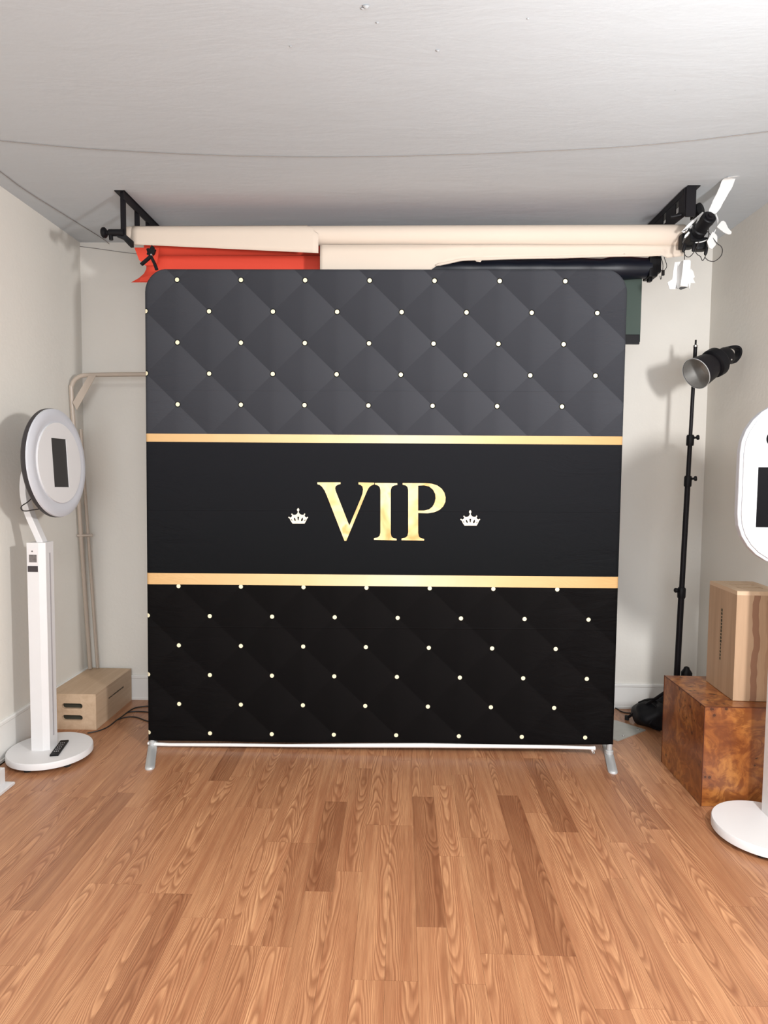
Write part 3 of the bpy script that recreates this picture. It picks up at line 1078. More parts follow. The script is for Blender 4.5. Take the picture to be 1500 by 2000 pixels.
st = MB()
P0, P1 = at(1424, 350, Z=2.848), at(1391, 418, Y=3.31)
wdir = Vector((1, 0.0, 0.12))
sp = [P0 + Vector((0.012, -0.03, 0.0)), P0, P0 + (P1 - P0) * 0.25 + Vector((0.003, 0.0, 0)), P0 + (P1 - P0) * 0.6, P1]
ribbon(st, smooth_path(sp, 5), wdir, [0.062] * 12 + [0.058] * 4 + [0.054] * 3 + [0.046, 0.036], 0.0018)
o_ = recenter(st.build('white_strap', 'strap'))
tag(o_, 'white flat strap hanging from the ceiling above the right roll end', 'strap')

# crumpled white card sleeve hanging on the cord
wb = thing('white_card_sleeve', at(1336, 566, Y=3.31), 'crumpled white card sleeve hanging on a black cord beside the backdrop corner', 'card sleeve')


def yz_prism(name, pts, y_, th_, mat, parent, dy):
    return petal(name, pts, y_, th_, mat, parent, dy)


petal('card_face', [(1335, 508), (1347, 507.5), (1349, 510), (1348, 530), (1343, 560), (1329, 558), (1333, 530)], 3.285, 0.003, 'strap', wb, -0.15)
petal('card_side', [(1330, 511), (1335, 508), (1333, 530), (1329, 558), (1326, 564), (1316, 562), (1322, 540), (1325, 520)], 3.29, 0.003, 'whiteplastic', wb, -2.0)
petal('card_back', [(1318, 512), (1330, 511), (1328, 530), (1322, 548), (1319, 565), (1308, 565), (1304, 552), (1306, 550), (1313, 546), (1315, 530)], 3.31, 0.003, 'strap', wb, 0.3)
petal('torn_wing', [(1349, 524), (1354, 530), (1357, 541), (1354, 544), (1358, 553), (1349, 553), (1347, 566), (1344, 552)], 3.30, 0.003, 'strap', wb, 0.8)
petal('card_inside', [(1323, 563), (1330, 560), (1345, 560), (1336, 564), (1330, 566)], 3.30, 0.002, 'darkgrey', wb, 0.0)

# spring clamp holding the paper
cl_ = thing('spring_clamp', at(296, 500, Y=3.40), 'black spring clamp gripping the left end of the red paper', 'clamp')
CY = 3.405
mb = MB()


def bar2(mb, pts, w0, th_, y_):
    P = [at(a_, b_, Y=y_) for a_, b_ in pts]
    ribbon(mb, P, (0, 1, 0), th_, w0)


bar2(mb, [(289, 486), (291, 493), (296, 503), (302, 515), (306, 526)], 0.013, 0.016, CY)
mb.tube([at(304, 520, Y=CY), at(306, 527, Y=CY)], 0.0085, 10)
mb.build('handle', 'blackplastic', cl_)
mb = MB()
bar2(mb, [(302, 487), (300, 494), (292, 503), (284, 510), (277, 516)], 0.013, 0.016, CY - 0.004)
mb.tube([at(280, 513, Y=CY - 0.004), at(275.5, 517, Y=CY - 0.004)], 0.0085, 10)
mb.build('handle', 'blackplastic', cl_)
mb = MB()
c0 = at(296, 498, Y=CY - 0.015)
mb.lathe([(0, -0.006), (0.004, -0.006), (0.005, -0.003), (0.005, 0.010), (0.0, 0.012)], frame(c0, (0, 1, 0)), 18)
mb.build('spring_pivot', 'chrome', cl_)
mb = MB()
c0 = at(296, 490, Y=CY + 0.004)
mb.prism([(-0.022, -0.020), (0.004, -0.026), (0.018, -0.012), (0.017, 0.016), (0.006, 0.026), (-0.004, 0.012), (-0.010, 0.002)], frame(c0, (0, -1, 0), (1, 0, 0)), 0.012)
mb.build('jaw', 'blackplastic', cl_)

# ------------------------------------------------------------------ wires on the ceiling
def wire(name, pts, r_, label):
    o_ = recenter(MB().tube(smooth_path(pts, 6), r_, 6).build(name, 'greycable'))
    return tag(o_, label, 'wire')


cp = [(-60, 270), (0, 275), (150, 289), (300, 298), (450, 304), (600, 306.5), (750, 305.5), (900, 301.5), (1000, 298), (1200, 288), (1350, 275), (1500, 257), (1600, 244)]
wire('ceiling_wire', [at(x_, y_, Z=H - 0.0028) for x_, y_ in cp], 0.0019, 'thin grey wire running across the whole ceiling')
cp = [(-80, 280), (0, 335), (37, 363), (75, 388), (120, 416), (160, 441), (200, 466), (222, 479)]
pts = [at(x_, y_, Z=H - 0.0028) for x_, y_ in cp]
pts[-1].y = min(pts[-1].y, 4.11)
pts = [q for q in pts if q.y < 4.1]
pts.append(Vector((pts[-1].x + 0.012, 4.108, H - 0.012)))
wire('ceiling_wire', pts, 0.0019, 'thin grey wire along the left edge of the ceiling')
cp = [(154, 481), (170, 483), (200, 487), (235, 492), (268, 496), (300, 500)]
wire('wall_wire', [at(x_, y_, Y=YW - 0.0028) for x_, y_ in cp], 0.0019, 'short grey wire high on the back wall left of the rolls')

# plaster flaws and hooks on the ceiling
mb = MB()
for x_, y_, r_ in ((715, 12, 0.012), (708, 16, 0.007), (737, 44, 0.006), (855, 98, 0.008), (1031, 36, 0.005), (1320, 176, 0.004), (568, 90, 0.006)):
    c_ = at(x_, y_, Z=H)
    mb.lathe([(0.0, -r_ * 0.55), (r_ * 0.5, -r_ * 0.45), (r_, 0.0)], frame(c_, (0, 0, 1)) @ Matrix.Rotation(0.4, 4, 'X'), 8)
o_ = mb.build('trim_1', 'ceiling')
o_['kind'] = 'structure'

# ------------------------------------------------------------------ left photo booth
lb = thing('photo_booth_stand', (-1.772, 3.245, 0), 'white round ring light photo booth on a pillar against the left wall', 'photo booth')
mb = MB()
m = Matrix.Translation((-1.768, 3.245, 0))
mb.lathe([(0.0, 0.018), (0.192, 0.018), (0.200, 0.022), (0.200, 0.048), (0.197, 0.053), (0.0, 0.053)], m, 72)
o_ = mb.build('base_disc', 'whitepaint', lb)
for an in (-100, -35, 30, 95, 170):
    c_ = Vector((-1.768 + 0.16 * math.cos(R(an)), 3.245 + 0.16 * math.sin(R(an)), 0))
    MB().lathe([(0, 0), (0.016, 0), (0.018, 0.004), (0.016, 0.019), (0, 0.019)], Matrix.Translation(c_), 14).build('rubber_foot', 'rubber', lb)
mb = MB()
# pillar with chamfered corner
poly = [(-1.841, 3.200), (-1.782, 3.200), (-1.753, 3.214), (-1.753, 3.288), (-1.841, 3.288)]
mb.prism(poly, Matrix.Translation((0, 0, 0.052)), 1.048)
pil = mb.build('pillar', 'whitepaint', lb, bevel=0.0015)
mb = MB()
mb.box((-1.7525, 3.250, 0.58), (0.0014, 0.012, 0.93))
mb.build('light_slot', 'slot', pil)
mb = MB()
mb.box((-1.809, 3.1993, 1.030), (0.046, 0.0012, 0.082))
mb.build('white_label', 'labelwhite', pil)
mb = MB()
mb.box((-1.809, 3.1985, 1.022), (0.038, 0.0012, 0.038))
mb.lathe([(0, 0), (0.004, 0), (0.004, 0.001), (0, 0.001)], frame((-1.812, 3.1987, 1.058), (0, -1, 0)), 10)
mb.build('grey_label', 'label', pil)
mb = MB()
mb.box((-1.811, 3.1992, 0.970), (0.050, 0.0014, 0.029))
mb.build('dark_label', 'labeldark', pil)
mb = MB()
mb.box((-1.843, 3.235, 1.010), (0.004, 0.012, 0.022), bev=0.001)
mb.build('power_switch', 'blackplastic', pil)
# curved neck
mb = MB()
ap = smooth_path([(-1.785, 3.246, 1.095), (-1.815, 3.246, 1.165), (-1.848, 3.246, 1.245), (-1.866, 3.246, 1.325), (-1.866, 3.246, 1.40), (-1.850, 3.246, 1.455), (-1.800, 3.246, 1.49), (-1.745, 3.246, 1.495)], 5)
ribbon(mb, ap, (0, 1, 0), 0.045, 0.030)
mb.build('curved_neck', 'whitepaint', lb, bevel=0.002)
# ring head
HC = Vector((-1.700, 3.247, 1.492))
hn = Vector((0.998, -0.02, 0.050)).normalized()
hm = frame(HC, hn, Vector((0, 1, 0)))
HR = 0.268
mb = MB()
mb.lathe([(0.0, -0.034), (HR * 0.93, -0.034), (HR * 0.975, -0.030), (HR, -0.022), (HR, -0.006), (HR * 0.98, -0.004), (0.0, -0.004)], hm, 72)
o_ = mb.build('back_shell', 'darkrim', lb)
mb = MB()
mb.lathe([(0.185, -0.004), (HR * 0.995, -0.004), (HR * 0.99, 0.004), (HR * 0.93, 0.011), (0.225, 0.012), (0.200, 0.006), (0.185, 0.003)], hm, 72, closed=True)
mb.build('diffuser_ring', 'diffuser', lb)
mb = MB()
fp = arc(0, 0, 0.198, 0.198, 0, 352.5, 47)
op = [(-0.069, -0.118), (0.069, -0.122), (0.069, 0.120), (-0.069, 0.120)]
mb.prism(fp, hm @ Matrix.Translation((0, 0, 0.004)), 0.010, [op])
mb.build('face_plate', 'whitepaint', lb)
mb = MB()
mb.prism([(-0.071, -0.124), (0.071, -0.124), (0.071, 0.122), (-0.071, 0.122)], hm @ Matrix.Translation((0, 0, 0.003)), 0.007)
mb.build('dark_opening', 'darkgrey', lb)
mb = MB()
mb.box(hm @ Vector((0.0, -0.12, -0.062)), (0.05, 0.12, 0.14), bev=0.008)
mb.build('rear_box', 'whitepaint', lb)
mb = MB()
mb.tube(smooth_path([at(x_, y_, Y=3.17) for x_, y_ in ((66, 966), (60, 975), (52, 982), (44, 987), (41, 992), (44, 997), (52, 998), (64, 996), (78, 994))], 5), 0.0028, 8)
mb.build('power_cord', 'cable', lb)

# remote lying on the base
rm = MB()
rp = [at(x_, y_, Z=0.054) for x_, y_ in ((98, 1476.5), (112.5, 1477.5), (133.5, 1448.5), (119.5, 1447.5))]
c_ = sum(rp, Vector()) / 4
dl = ((rp[3] - rp[0]) + (rp[2] - rp[1])) / 2
dw = ((rp[1] - rp[0]) + (rp[2] - rp[3])) / 2
rmt = thing('remote_control', (c_.x, c_.y, 0.053), 'slim black remote control lying on the base of the round ring light booth', 'remote control')
mm = frame((0, 0, 0), (0, 0, 1), dl)
MB().box((c_.x, c_.y, 0.0575), (dl.length, min(dw.length, 0.042), 0.009), mm, bev=0.002).build('body', 'blackplastic', rmt)
mb = MB()
for i in range(5):
    for k in (-1, 0, 1):
        q = Vector((c_.x, c_.y, 0.0622)) + dl.normalized() * (i - 2) * dl.length * 0.14 + Vector((-dl.y, dl.x, 0)).normalized() * k * 0.009
        mb.lathe([(0, 0.0012), (0.0028, 0.001), (0.003, -0.001)], Matrix.Translation(q), 8)
o_ = mb.build('buttons', 'slot', rmt)

# white plinth corner at the lower left frame edge
wp = thing('white_plinth', (-1.90, 2.88, 0), 'low white plinth with a flared foot at the left picture edge', 'plinth')
q0 = at(10.5, 1530, Z=0.015)
mb = MB()
mb.box(((-1.972 + q0.x) / 2, q0.y - 0.10, 0.053), (q0.x + 1.972, 0.20, 0.076), bev=0.003)
mb.build('body', 'whitepaint', wp)
mb = MB()
xf = q0.x + 0.032
pr = [(0, 0), (0.232, 0), (0.236, 0.006), (0.232, 0.014), (0.214, 0.016), (0.0, 0.016)]
vs = [Vector((x_, q0.y - 0.21 + a_, z_)) for x_ in (-1.972, xf) for a_, z_ in pr]
k = len(pr)
fs = [(i, (i + 1) % k, (i + 1) % k + k, i + k) for i in range(k)] + [tuple(range(k)), tuple(range(k, 2 * k))]
MB().add(vs, fs).build('flared_foot', 'whitepaint', wp, bevel=0.003)


# ------------------------------------------------------------------ apple boxes
def apple_box(name, origin, ex, ey, ez, dims, label, mat, marks):
    """dims = (a, b, c): a along ex, b (long) along ey, c along ez; handle slots in the ey=0 end"""
    o_ = thing(name, origin, label, 'wooden box', 'wooden apple boxes')
    m = Matrix((Vector(ex), Vector(ey), Vector(ez))).transposed().to_4x4()
    m.translation = Vector(origin)
    a_, b_, c_ = dims
    WM[o_.name] = m
    o_.matrix_world = m
    th_ = 0.018
    # end panel with two stadium slots
    def stad(cx_, cz_, l_, h_):
        r_ = h_ / 2
        return [(cx_ + l_ / 2 - r_ + r_ * math.cos(R(t_)), cz_ + r_ * math.sin(R(t_))) for t_ in range(-90, 91, 22)] + \
               [(cx_ - l_ / 2 + r_ + r_ * math.cos(R(t_)), cz_ + r_ * math.sin(R(t_))) for t_ in range(90, 271, 22)]
    pm = Matrix(((1, 0, 0, 0), (0, 0, 1, 0), (0, 1, 0, 0), (0, 0, 0, 1)))
    holes = [stad(a_ * 0.5, c_ * k_, 0.118, 0.030) for k_ in (0.33, 0.66)]
    mb = MB()
    mb.prism([(0, 0), (a_, 0), (a_, c_), (0, c_)], m @ pm, th_, holes)
    mb.build('end_panel', mat, o_)
    mb = MB()
    mb.box(m @ Vector((a_ / 2, b_ - th_ / 2, c_ / 2)), (a_, th_, c_), m.to_3x3().to_4x4())
    mb.build('end_panel', mat, o_)
    for z_ in (th_ / 2, c_ - th_ / 2):
        mb = MB()
        mb.box(m @ Vector((a_ / 2, b_ / 2, z_)), (a_, b_ - 2 * th_, th_), m.to_3x3().to_4x4())
        mb.build('wide_panel', mat, o_)
    for x_ in (th_ / 2, a_ - th_ / 2):
        mb = MB()
        mb.box(m @ Vector((x_, b_ / 2, c_ / 2)), (th_, b_ - 2 * th_, c_ - 2 * th_), m.to_3x3().to_4x4())
        mb.build('side_panel', mat, o_)
    mb = MB()
    mb.box(m @ Vector((a_ / 2, th_ + 0.004, c_ / 2)), (a_ - 2 * th_, 0.004, c_ - 2 * th_), m.to_3x3().to_4x4())
    mb.build('slot_shade', 'hole', o_)  # dark sheet behind the slots, stands for the shade inside the box
    # row of small burnt marks on one long side (illegible in the photograph)
    if marks:
        sx_, y0, y1, z_ = marks
        mb = MB()
        rg = random.Random(3)
        n_ = 15
        for k_ in range(n_):
            yy = y0 + (y1 - y0) * (k_ + 0.5) / n_
            mb.box(m @ Vector((sx_, yy, z_)), (0.0012, (y1 - y0) / n_ * rg.uniform(0.55, 0.85), rg.uniform(0.006, 0.011)), m.to_3x3().to_4x4())
        mb.build('burnt_marking', 'hole', o_)
    return o_


ab1 = apple_box('apple_box', (-1.972, 3.608, 0.0), (1, 0.0, 0), (0.0, 1, 0), (0, 0, 1), (0.2705, 0.490, 0.203),
                'pale wooden apple box lying in the back left corner with two hand slots', 'ply', (0.2705, 0.16, 0.37, 0.125))
# burl cube
bc = thing('burl_cube', (1.563, 3.1145, 0), 'glossy brown burl veneer cube standing on the floor at right', 'cube pedestal')
mb = MB()
mb.box((1.563, 3.1145, 0.225), (0.449, 0.449, 0.449))
mb.build('veneer_body', 'burl', bc, bevel=0.002)
mb = MB()
x0, x1, y0, y1 = 1.3385, 1.7875, 2.890, 3.339
for c_, d_ in (((x0, y0, 0.225), (0.003, 0.003, 0.4496)), ((x1, y0, 0.225), (0.003, 0.003, 0.4496)), ((x0, y1, 0.225), (0.003, 0.003, 0.4496)), ((1.563, y0, 0.4490), (0.4502, 0.003, 0.003)), ((x0, 3.1145, 0.4490), (0.003, 0.4502, 0.003))):
    mb.box(c_, d_)
mb.build('edge_line', 'burledge', bc)
ca, sa = math.cos(R(-5)), math.sin(R(-5))
# standing on end on the cube: long axis points down from the top end

def upright_box():
    o_ = thing('apple_box', (1.605, 3.11, 0.4515), 'pale wooden apple box with dark heartwood streak standing upright on the burl cube', 'wooden box', 'wooden apple boxes')
    ex = Vector((0.9945, -0.035, 0)).normalized()
    ey = Vector((0.035 + 0.10, 0.99, 0)).normalized()
    ey = Vector((-ex.y, ex.x, 0))
    m = Matrix((ex, ey, Vector((0, 0, 1)))).transposed().to_4x4()
    m.translation = Vector((1.605, 3.11, 0.4515))
    WM[o_.name] = m
    o_.matrix_world = m
    w_, d_, h_, th_ = 0.203, 0.285, 0.497, 0.018
    r3 = m.to_3x3().to_4x4()

    def stad(cx_, cz_, l_, hh_):
        r_ = hh_ / 2
        return [(cx_ + r_ * math.cos(R(t_)), cz_ + l_ / 2 - r_ + r_ * math.sin(R(t_))) for t_ in range(0, 181, 22)] + \
               [(cx_ + r_ * math.cos(R(t_)), cz_ - l_ / 2 + r_ + r_ * math.sin(R(t_))) for t_ in range(180, 361, 22)]
    holes = [[(q[1], q[0]) for q in stad(0.0 + k_, 0.0, 0.118, 0.028)] for k_ in (-0.040, 0.040)]
    # slots run across, so that their dark lines are seen one behind the other
    MB().prism([(-w_ / 2, -d_ / 2), (w_ / 2, -d_ / 2), (w_ / 2, d_ / 2), (-w_ / 2, d_ / 2)], m @ Matrix.Translation((0, 0, h_ - th_)), th_, holes).build('end_panel', 'ply', o_)
    MB().box(m @ Vector((0, 0, th_ / 2)), (w_, d_, th_), r3).build('end_panel', 'ply2', o_)
    MB().box(m @ Vector((0, 0, h_ - th_ - 0.004)), (w_ - 2 * th_, d_ - 2 * th_, 0.004), r3).build('slot_shade', 'hole', o_)  # dark sheet under the slots in place of the shaded hollow
    for s_ in (-1, 1):
        MB().box(m @ Vector((0, s_ * (d_ / 2 - th_ / 2), h_ / 2)), (w_, th_, h_ - 2 * th_), r3).build('side_panel', 'ply2', o_)
        MB().box(m @ Vector((s_ * (w_ / 2 - th_ / 2), 0, h_ / 2)), (th_, d_ - 2 * th_, h_ - 2 * th_), r3).build('wide_panel', 'ply2', o_)
    mb = MB()
    rg = random.Random(3)
    for k_ in range(15):
        zz = 0.145 + 0.245 * (k_ + 0.5) / 15
        mb.box(m @ Vector((-w_ / 2, 0.0, zz)), (0.0014, rg.uniform(0.008, 0.014), 0.245 / 15 * rg.uniform(0.6, 0.9)), r3)
    mb.build('burnt_marking', 'hole', o_)


upright_box()

# ------------------------------------------------------------------ beige pipe frame in the left corner
pf = thing('pipe_frame', (-1.93, 4.05, 0.205), 'beige painted pipe frame leaning in the left corner on the wooden box', 'pipe frame')
PYT = 3.935
pts = [at(330, 729.5, Y=PYT), at(285, 731, Y=PYT), at(230, 731.5, Y=PYT), at(178, 732.5, Y=PYT), at(160, 734, Y=PYT), at(147, 741, Y=PYT), at(140.5, 753, Y=PYT), at(139.5, 770, Y=PYT)]
lowp = at(176, 1300, Z=0.2075)
lowp.y = min(lowp.y, 4.075)
lowp = Vector((-1.952, 4.070, 0.2075))
top_ = pts[-1]
for k in (0.25, 0.5, 0.75, 1.0):
    pts.append(top_ + (lowp - top_) * k)
mb = MB()
mb.tube(smooth_path(pts, 4), 0.0128, 14)
pf_m = mb.build('bent_tube', 'pipe', pf)
mb = MB()
t2 = top_ + (lowp - top_) * 0.12 + Vector((0.028, 0.028, 0))
mb.tube([t2, lowp + Vector((0.040, 0.016, 0))], 0.0095, 12)
mb.build('second_tube', 'pipe', pf)
mb = MB()
d0, d1 = at(148, 786, Y=PYT - 0.015), at(178, 735, Y=PYT - 0.015)
dd = (d1 - d0).normalized()
nn_ = Vector((dd.z, 0, -dd.x))
v4 = [d0 - nn_ * 0.016 - dd * 0.01, d0 + nn_ * 0.028 - dd * 0.035, d1 + nn_ * 0.022 + dd * 0.02, d1 - nn_ * 0.016 - dd * 0.004]
k4 = [q + Vector((0, 0.003, 0)) for q in v4]
mb.add(v4 + k4, [(0, 1, 2, 3), (7, 6, 5, 4), (0, 4, 5, 1), (1, 5, 6, 2), (2, 6, 7, 3), (3, 7, 4, 0)])
mb.build('corner_brace', 'pipe', pf)
mb = MB()
q = (1035 - 770) / (1300 - 770)
c_ = top_ + (lowp - top_) * q
mb.tube([c_ + Vector((-0.016, -0.012, 0)), c_ + Vector((0.066, 0.016, 0))], 0.008, 10)
mb.build('coupling', 'pipe', pf)

# ------------------------------------------------------------------ cables on the floor
def floor_cable(pts, r_, label):
    P = []
    for x_, y_ in pts:
        q = at(x_, y_, Z=0.0)
        q.z = r_
        P.append(q)
    o_ = recenter(MB().tube(smooth_path(P, 6), r_, 8).build('cable', 'cable'))
    return tag(o_, label, 'cable')


floor_cable([(171, 1433), (194, 1428), (212, 1420), (226, 1409), (240, 1399), (252, 1390), (266, 1383), (292, 1380), (320, 1380)], 0.0035, 'black cable curving from the round booth past the wooden box')
floor_cable([(226, 1408), (246, 1402), (266, 1402), (290, 1410), (330, 1416)], 0.0035, 'black cable loop lying nearest the backdrop foot on the left floor')
floor_cable([(246, 1393.5), (258, 1391), (272, 1390.5), (292, 1392), (330, 1393)], 0.0035, 'black cable lying between two others beside the wooden box')
floor_cable([(1165, 1372), (1202, 1384), (1212, 1390), (1222, 1393), (1236, 1394)], 0.0035, 'thin black cable running from the black bag behind the backdrop')

# ------------------------------------------------------------------ metal plate on the floor
mp = thing('metal_base_plate', (1.28, 3.74, 0), 'flat grey metal base plate on the floor behind the right foot of the backdrop', 'base plate')
mb = MB()
mb.prism([(1.409, 3.753), (1.400, 3.745), (1.200, 3.590), (1.140, 3.66), (1.135, 3.86), (1.200, 3.895), (1.262, 3.900), (1.290, 3.884)], Matrix.Translation((0, 0, 0.0)), 0.006)
mb.build('plate', 'plate', mp)
for x_, y_ in ((1246, 1425), (1217, 1437)):
    c_ = at(x_, y_, Z=0.006)
    MB().lathe([(0, 0.0035), (0.005, 0.003), (0.0075, 0)], Matrix.Translation(c_), 10).build('screw', 'chrome', mp)

# ------------------------------------------------------------------ light stand with strobe head
SYP = 3.72
ls = thing('light_stand', (1.555, SYP, 0), 'tall black light stand with several pole sections in the right corner', 'light stand')
PT, PB = at(1359, 665, Y=SYP), Vector((1.578, SYP, 0.10))
PB = at(1322, 1318, Y=SYP)
dirp = (PT - PB).normalized()


def onp(yp):
    """point on the pole at photo row yp"""
    q = at(1350, yp, Y=SYP)
    t_ = (q.z - PB.z) / dirp.z
    return PB + dirp * t_


secs = [(668, 676, 0.0045), (674, 864, 0.0098), (864, 944, 0.0120), (944, 1160, 0.0145), (1160, 1390, 0.0165)]
for y0, y1, r_ in secs:
    MB().tube([onp(y1), onp(y0)], r_, 16).build('pole_section', 'blackmetal', ls)
MB().tube([onp(677), onp(664)], 0.0052, 10).build('spigot', 'blackmetal', ls)
MB().lathe([(0.0, -0.005), (0.0125, -0.005), (0.0125, 0.004), (0.0, 0.004)], frame(onp(676), dirp), 14).build('spigot_collar', 'chrome', ls)
for yp, s_, sz_ in ((860, 1, 1.0), (940, 1, 1.0), (1158, -1, 1.1)):
    c_ = onp(yp)
    mb = MB()
    mb.lathe([(0.0, -0.030), (0.018 * sz_, -0.030), (0.0200 * sz_, -0.022), (0.0200 * sz_, 0.022), (0.0165 * sz_, 0.030), (0, 0.030)], frame(c_, dirp), 18)
    col_o = mb.build('collar', 'blackplastic', ls)
    mb = MB()
    kd = Vector((s_, -0.35, 0.1)).normalized()
    mb.lathe([(0.0, 0.012), (0.006, 0.012), (0.006, 0.030), (0.013, 0.032), (0.014, 0.042), (0.010, 0.046), (0.0, 0.046)], frame(c_ + Vector((0, 0, 0.012)), kd), 12)
    mb.build('knob', 'blackplastic', col_o)
hub = Vector((PB.x - 0.004, SYP, 0.28))
for an, L_ in ((255, 0.28), (15, 0.24), (135, 0.28)):
    foot = Vector((hub.x + L_ * math.cos(R(an)), hub.y + L_ * math.sin(R(an)), 0.010))
    leg = MB().tube([hub, foot], 0.009, 10).build('leg', 'blackmetal', ls)
    MB().lathe([(0, -0.010), (0.013, -0.010), (0.013, 0.014), (0, 0.016)], Matrix.Translation(foot), 12).build('rubber_foot', 'rubber', leg)
    low_h = onp(1388)
    MB().tube([Vector((low_h.x, low_h.y, 0.06)), hub + (foot - hub) * 0.5], 0.006, 8).build('brace', 'blackmetal', ls)
MB().lathe([(0, -0.025), (0.024, -0.025), (0.026, 0.02), (0.018, 0.03), (0, 0.03)], Matrix.Translation(hub), 16).build('leg_hub', 'blackplastic', ls)

sh = thing('strobe_head', at(1378, 712, Y=3.72), 'black strobe head with silver reflector dish on the light stand', 'studio light')
MC = at(1359, 730, Y=3.50)
BK = at(1440, 688, Y=3.84)
ax = (MC - BK).normalized()
ax = Vector((-0.83, -0.33, -0.46)).normalized()
hm2 = frame(MC, -ax)        # local z runs from the mouth backwards
mb = MB()
mb.lathe([(0.0805, 0.0), (0.0825, 0.0), (0.0825, 0.004), (0.071, 0.085), (0.060, 0.110), (0.045, 0.112), (0.045, 0.108), (0.058, 0.105), (0.068, 0.084), (0.0805, 0.003)], hm2, 48, closed=True)
rf = mb.build('reflector', 'blackmetal', sh)
mb = MB()
mb.lathe([(0.0802, 0.002), (0.0670, 0.084), (0.056, 0.1015), (0.03, 0.1025), (0.0, 0.1025)], hm2, 48)
mb.build('silver_lining', 'silverref', rf)
mb = MB()
mb.lathe([(0.0810, -0.0008), (0.0835, -0.0008), (0.0835, 0.003), (0.0810, 0.003)], hm2, 48, closed=True)
mb.build('rim', 'alu', rf)
mb = MB()
mb.lathe([(0.0, 0.110), (0.060, 0.110), (0.074, 0.118), (0.076, 0.130), (0.076, 0.155), (0.068, 0.165), (0.052, 0.168), (0.0, 0.168)], hm2, 36)
mb.build('speed_ring', 'blackplastic', sh)
mb = MB()
mb.lathe([(0.0, 0.166), (0.050, 0.166), (0.052, 0.175), (0.050, 0.225), (0.045, 0.235), (0.0, 0.235)], hm2, 36)
bod = mb.build('lamp_body', 'blackplastic', sh)
mb = MB()
for an in (200, 235, 268):
    q = hm2 @ Vector((0.0508 * math.cos(R(an)), 0.0508 * math.sin(R(an)), 0.20))
    mb.lathe([(0, 0.003), (0.004, 0.002), (0.005, 0)], frame(q, (hm2.to_3x3() @ Vector((math.cos(R(an)), math.sin(R(an)), 0)))), 8)
mb.build('button', 'chrome', bod)
mb = MB()
hx = hm2.to_3x3() @ Vector((1, 0, 0))
pz = [(0.042, 0.230), (0.046, 0.262), (0.030, 0.30), (0.004, 0.315), (-0.018, 0.300), (-0.034, 0.262), (-0.034, 0.232)]
hp = smooth_path([hm2 @ Vector((0, -a_, b_)) for a_, b_ in pz], 5)
ribbon(mb, hp, hx, 0.040, 0.012)
mb.build('handle', 'blackplastic', sh, bevel=0.002)
mb = MB()
pc = onp(714)
bcn = hm2 @ Vector((0, 0, 0.14))
mb.lathe([(0, -0.028), (0.017, -0.028), (0.019, -0.02), (0.019, 0.02), (0.017, 0.028), (0, 0.028)], frame(pc, dirp), 14)
mb.tube([pc, pc + (bcn - pc) * 0.75], [0.014, 0.018], 12)
mb.lathe([(0, 0), (0.008, 0), (0.013, 0.008), (0.013, 0.018), (0, 0.020)], frame(pc + Vector((-0.006, -0.016, 0.012)), (0.1, -0.6, 0.55)), 12)
mb.build('tilt_bracket', 'blackplastic', sh)

# black bag slumped at the stand's foot
def lump(c_, rad, seed, n1=36, n2=20, amp=0.14):
    rg = random.Random(seed)
    ph = [(rg.uniform(0, 6), rg.uniform(0, 6), rg.randint(2, 5), rg.randint(2, 5)) for _ in range(5)]
    vs, fs = [], []
    for j_ in range(n2 + 1):
        th_ = PI * j_ / n2
        for i_ in range(n1):
            f_ = 2 * PI * i_ / n1
            k_ = 1 + amp * sum(math.sin(a_ + n_ * f_) * math.sin(b_ + m_ * th_) for a_, b_, n_, m_ in ph) / 3
            x_, y_, z_ = math.sin(th_) * math.cos(f_) * rad[0] * k_, math.sin(th_) * math.sin(f_) * rad[1] * k_, math.cos(th_) * rad[2] * k_
            vs.append(Vector((c_[0] + x_, c_[1] + y_, max(0.001, c_[2] + z_))))
    for j_ in range(n2):
        for i_ in range(n1):
            i2 = (i_ + 1) % n1
            fs.append((j_ * n1 + i_, j_ * n1 + i2, (j_ + 1) * n1 + i2, (j_ + 1) * n1 + i_))
    return vs, fs


bg = thing('black_bag', (1.53, 3.87, 0), 'black nylon sandbag slumped on the floor between the burl cube and the back wall', 'sandbag')
mb = MB()
mb.add(*lump((1.500, 3.860, 0.055), (0.125, 0.120, 0.085), 4), True)
mb.add(*lump((1.600, 3.860, 0.075), (0.10, 0.10, 0.105), 9), True)
mb.build('bag_body', 'bag', bg)
mb = MB()
mb.tube(smooth_path([at(1247, 1372, Y=3.80), at(1258, 1368, Y=3.78), at(1270, 1366, Y=3.78), at(1286, 1364, Y=3.8)], 5), 0.004, 8)
mb.build('strap_loop', 'blackplastic', bg)
mb = MB()
mb.tube(smooth_path([at(1272, 1408, Y=3.72), at(1269, 1414, Y=3.72), at(1275, 1422, Y=3.73), at(1289, 1427, Y=3.74)], 5), 0.004, 8)
mb.build('strap_loop', 'blackplastic', bg)
# small black clamp sitting on the stand hub behind the cube
kb = MB()
c_ = at(1341, 1310, Y=3.72)
mb = MB()
mb.lathe([(0, -0.09), (0.030, -0.09), (0.030, -0.010), (0.020, 0.006), (0.016, 0.012), (0.014, 0.020), (0.006, 0.024), (0, 0.024)], frame(c_, (0, 0, 1)), 14)
mb.tube([c_ + Vector((0, 0, -0.07)), Vector((hub.x, hub.y, hub.z - 0.02))], 0.012, 10)
mb.build('leg_clamp', 'blackplastic', ls)

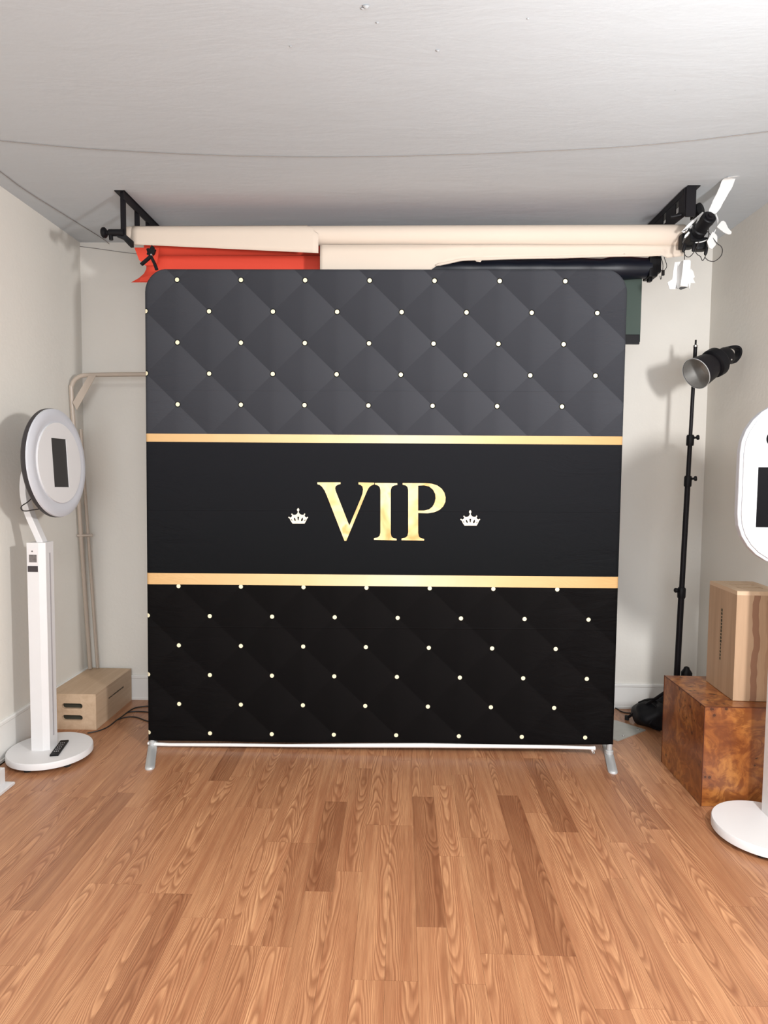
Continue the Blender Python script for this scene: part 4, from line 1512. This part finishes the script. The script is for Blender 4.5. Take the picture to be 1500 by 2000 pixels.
# ------------------------------------------------------------------ right photo booth (mostly outside the frame)
rb = thing('photo_booth_stand', (1.493, 2.649, 0), 'white tablet photo booth with rounded oval head at the right picture edge', 'photo booth')
mb = MB()
m = Matrix.Translation((1.493, 2.649, 0))
mb.lathe([(0.0, 0.014), (0.196, 0.014), (0.203, 0.018), (0.203, 0.047), (0.200, 0.052), (0.0, 0.052)], m, 72)
mb.build('base_disc', 'whitepaint', rb)
for an in (20, 92, 164, 236, 308):
    c_ = Vector((1.493 + 0.165 * math.cos(R(an)), 2.649 + 0.165 * math.sin(R(an)), 0))
    MB().lathe([(0, 0), (0.016, 0), (0.018, 0.004), (0.016, 0.015), (0, 0.015)], Matrix.Translation(c_), 14).build('rubber_foot', 'rubber', rb)
mb = MB()
cc = at(1489, 1604, Z=0.052)
x0, y0 = cc.x + 0.042, cc.y
mb.prism([(x0, y0), (x0 + 0.088, y0), (x0 + 0.088, y0 + 0.088), (x0, y0 + 0.088)], Matrix.Translation((0, 0, 0.051)), 1.05)
pil2 = mb.build('pillar', 'whitepaint', rb, bevel=0.003)
mb = MB()
mb.box((x0 + 0.044, y0 - 0.0005, 0.58), (0.012, 0.0016, 0.93))
mb.build('light_slot', 'slot', pil2)
HX, HY, HZ = 1.506, 2.60, 1.432
mb = MB()
ribbon(mb, smooth_path([(x0 + 0.044, y0 + 0.05, 1.095), (x0 + 0.044, y0 + 0.075, 1.22), (x0 + 0.044, y0 + 0.07, 1.36), (x0 + 0.044, y0 + 0.01, 1.43), (x0 + 0.044, HY + 0.03, 1.45)], 5), (1, 0, 0), 0.045, 0.02)
mb.build('curved_neck', 'whitepaint', rb)


def stadium(w_, h_, n_=14, ex=0.0):
    r_ = w_ / 2 + ex
    s_ = h_ / 2 - w_ / 2
    return [(r_ * math.cos(R(180 * k_ / n_)), s_ + r_ * math.sin(R(180 * k_ / n_))) for k_ in range(n_ + 1)] + \
           [(-r_ * math.cos(R(180 * k_ / n_)), -s_ - r_ * math.sin(R(180 * k_ / n_))) for k_ in range(n_ + 1)]


hm3 = frame((HX, HY, HZ), (-0.06, -1, 0.0), (1, 0, 0))
mb = MB()
mb.prism(stadium(0.400, 0.640), hm3 @ Matrix.Translation((0, 0, -0.035)), 0.035)
mb.build('light_rim', 'diffuser', rb, bevel=0.008)
mb = MB()
rect = lambda w_, h_, cx_=0, cz_=0: [(cx_ - w_ / 2, cz_ - h_ / 2), (cx_ + w_ / 2, cz_ - h_ / 2), (cx_ + w_ / 2, cz_ + h_ / 2), (cx_ - w_ / 2, cz_ + h_ / 2)]
mb.prism(stadium(0.400, 0.640, ex=-0.012), hm3 @ Matrix.Translation((0, 0, 0.0)), 0.008)
fpl = mb.build('face_plate', 'whiteplastic', rb, bevel=0.002)
mb = MB()
mb.prism(rect(0.330, 0.322, 0, -0.050), hm3 @ Matrix.Translation((0, 0, 0.008)), 0.0025)
mb.build('tablet_frame', 'whiteplastic', rb, bevel=0.002)
mb = MB()
mb.prism(rect(0.272, 0.232, 0, -0.052), hm3 @ Matrix.Translation((0, 0, 0.0105)), 0.0015)
mb.build('screen', 'screenblack', rb, bevel=0.0008)
mb = MB()
mb.lathe([(0.0, 0.0085), (0.026, 0.0085), (0.030, 0.0105), (0.032, 0.008)], hm3 @ Matrix.Translation((-0.078, 0.172, 0)), 28)
mb.build('camera_hole', 'screenblack', rb)
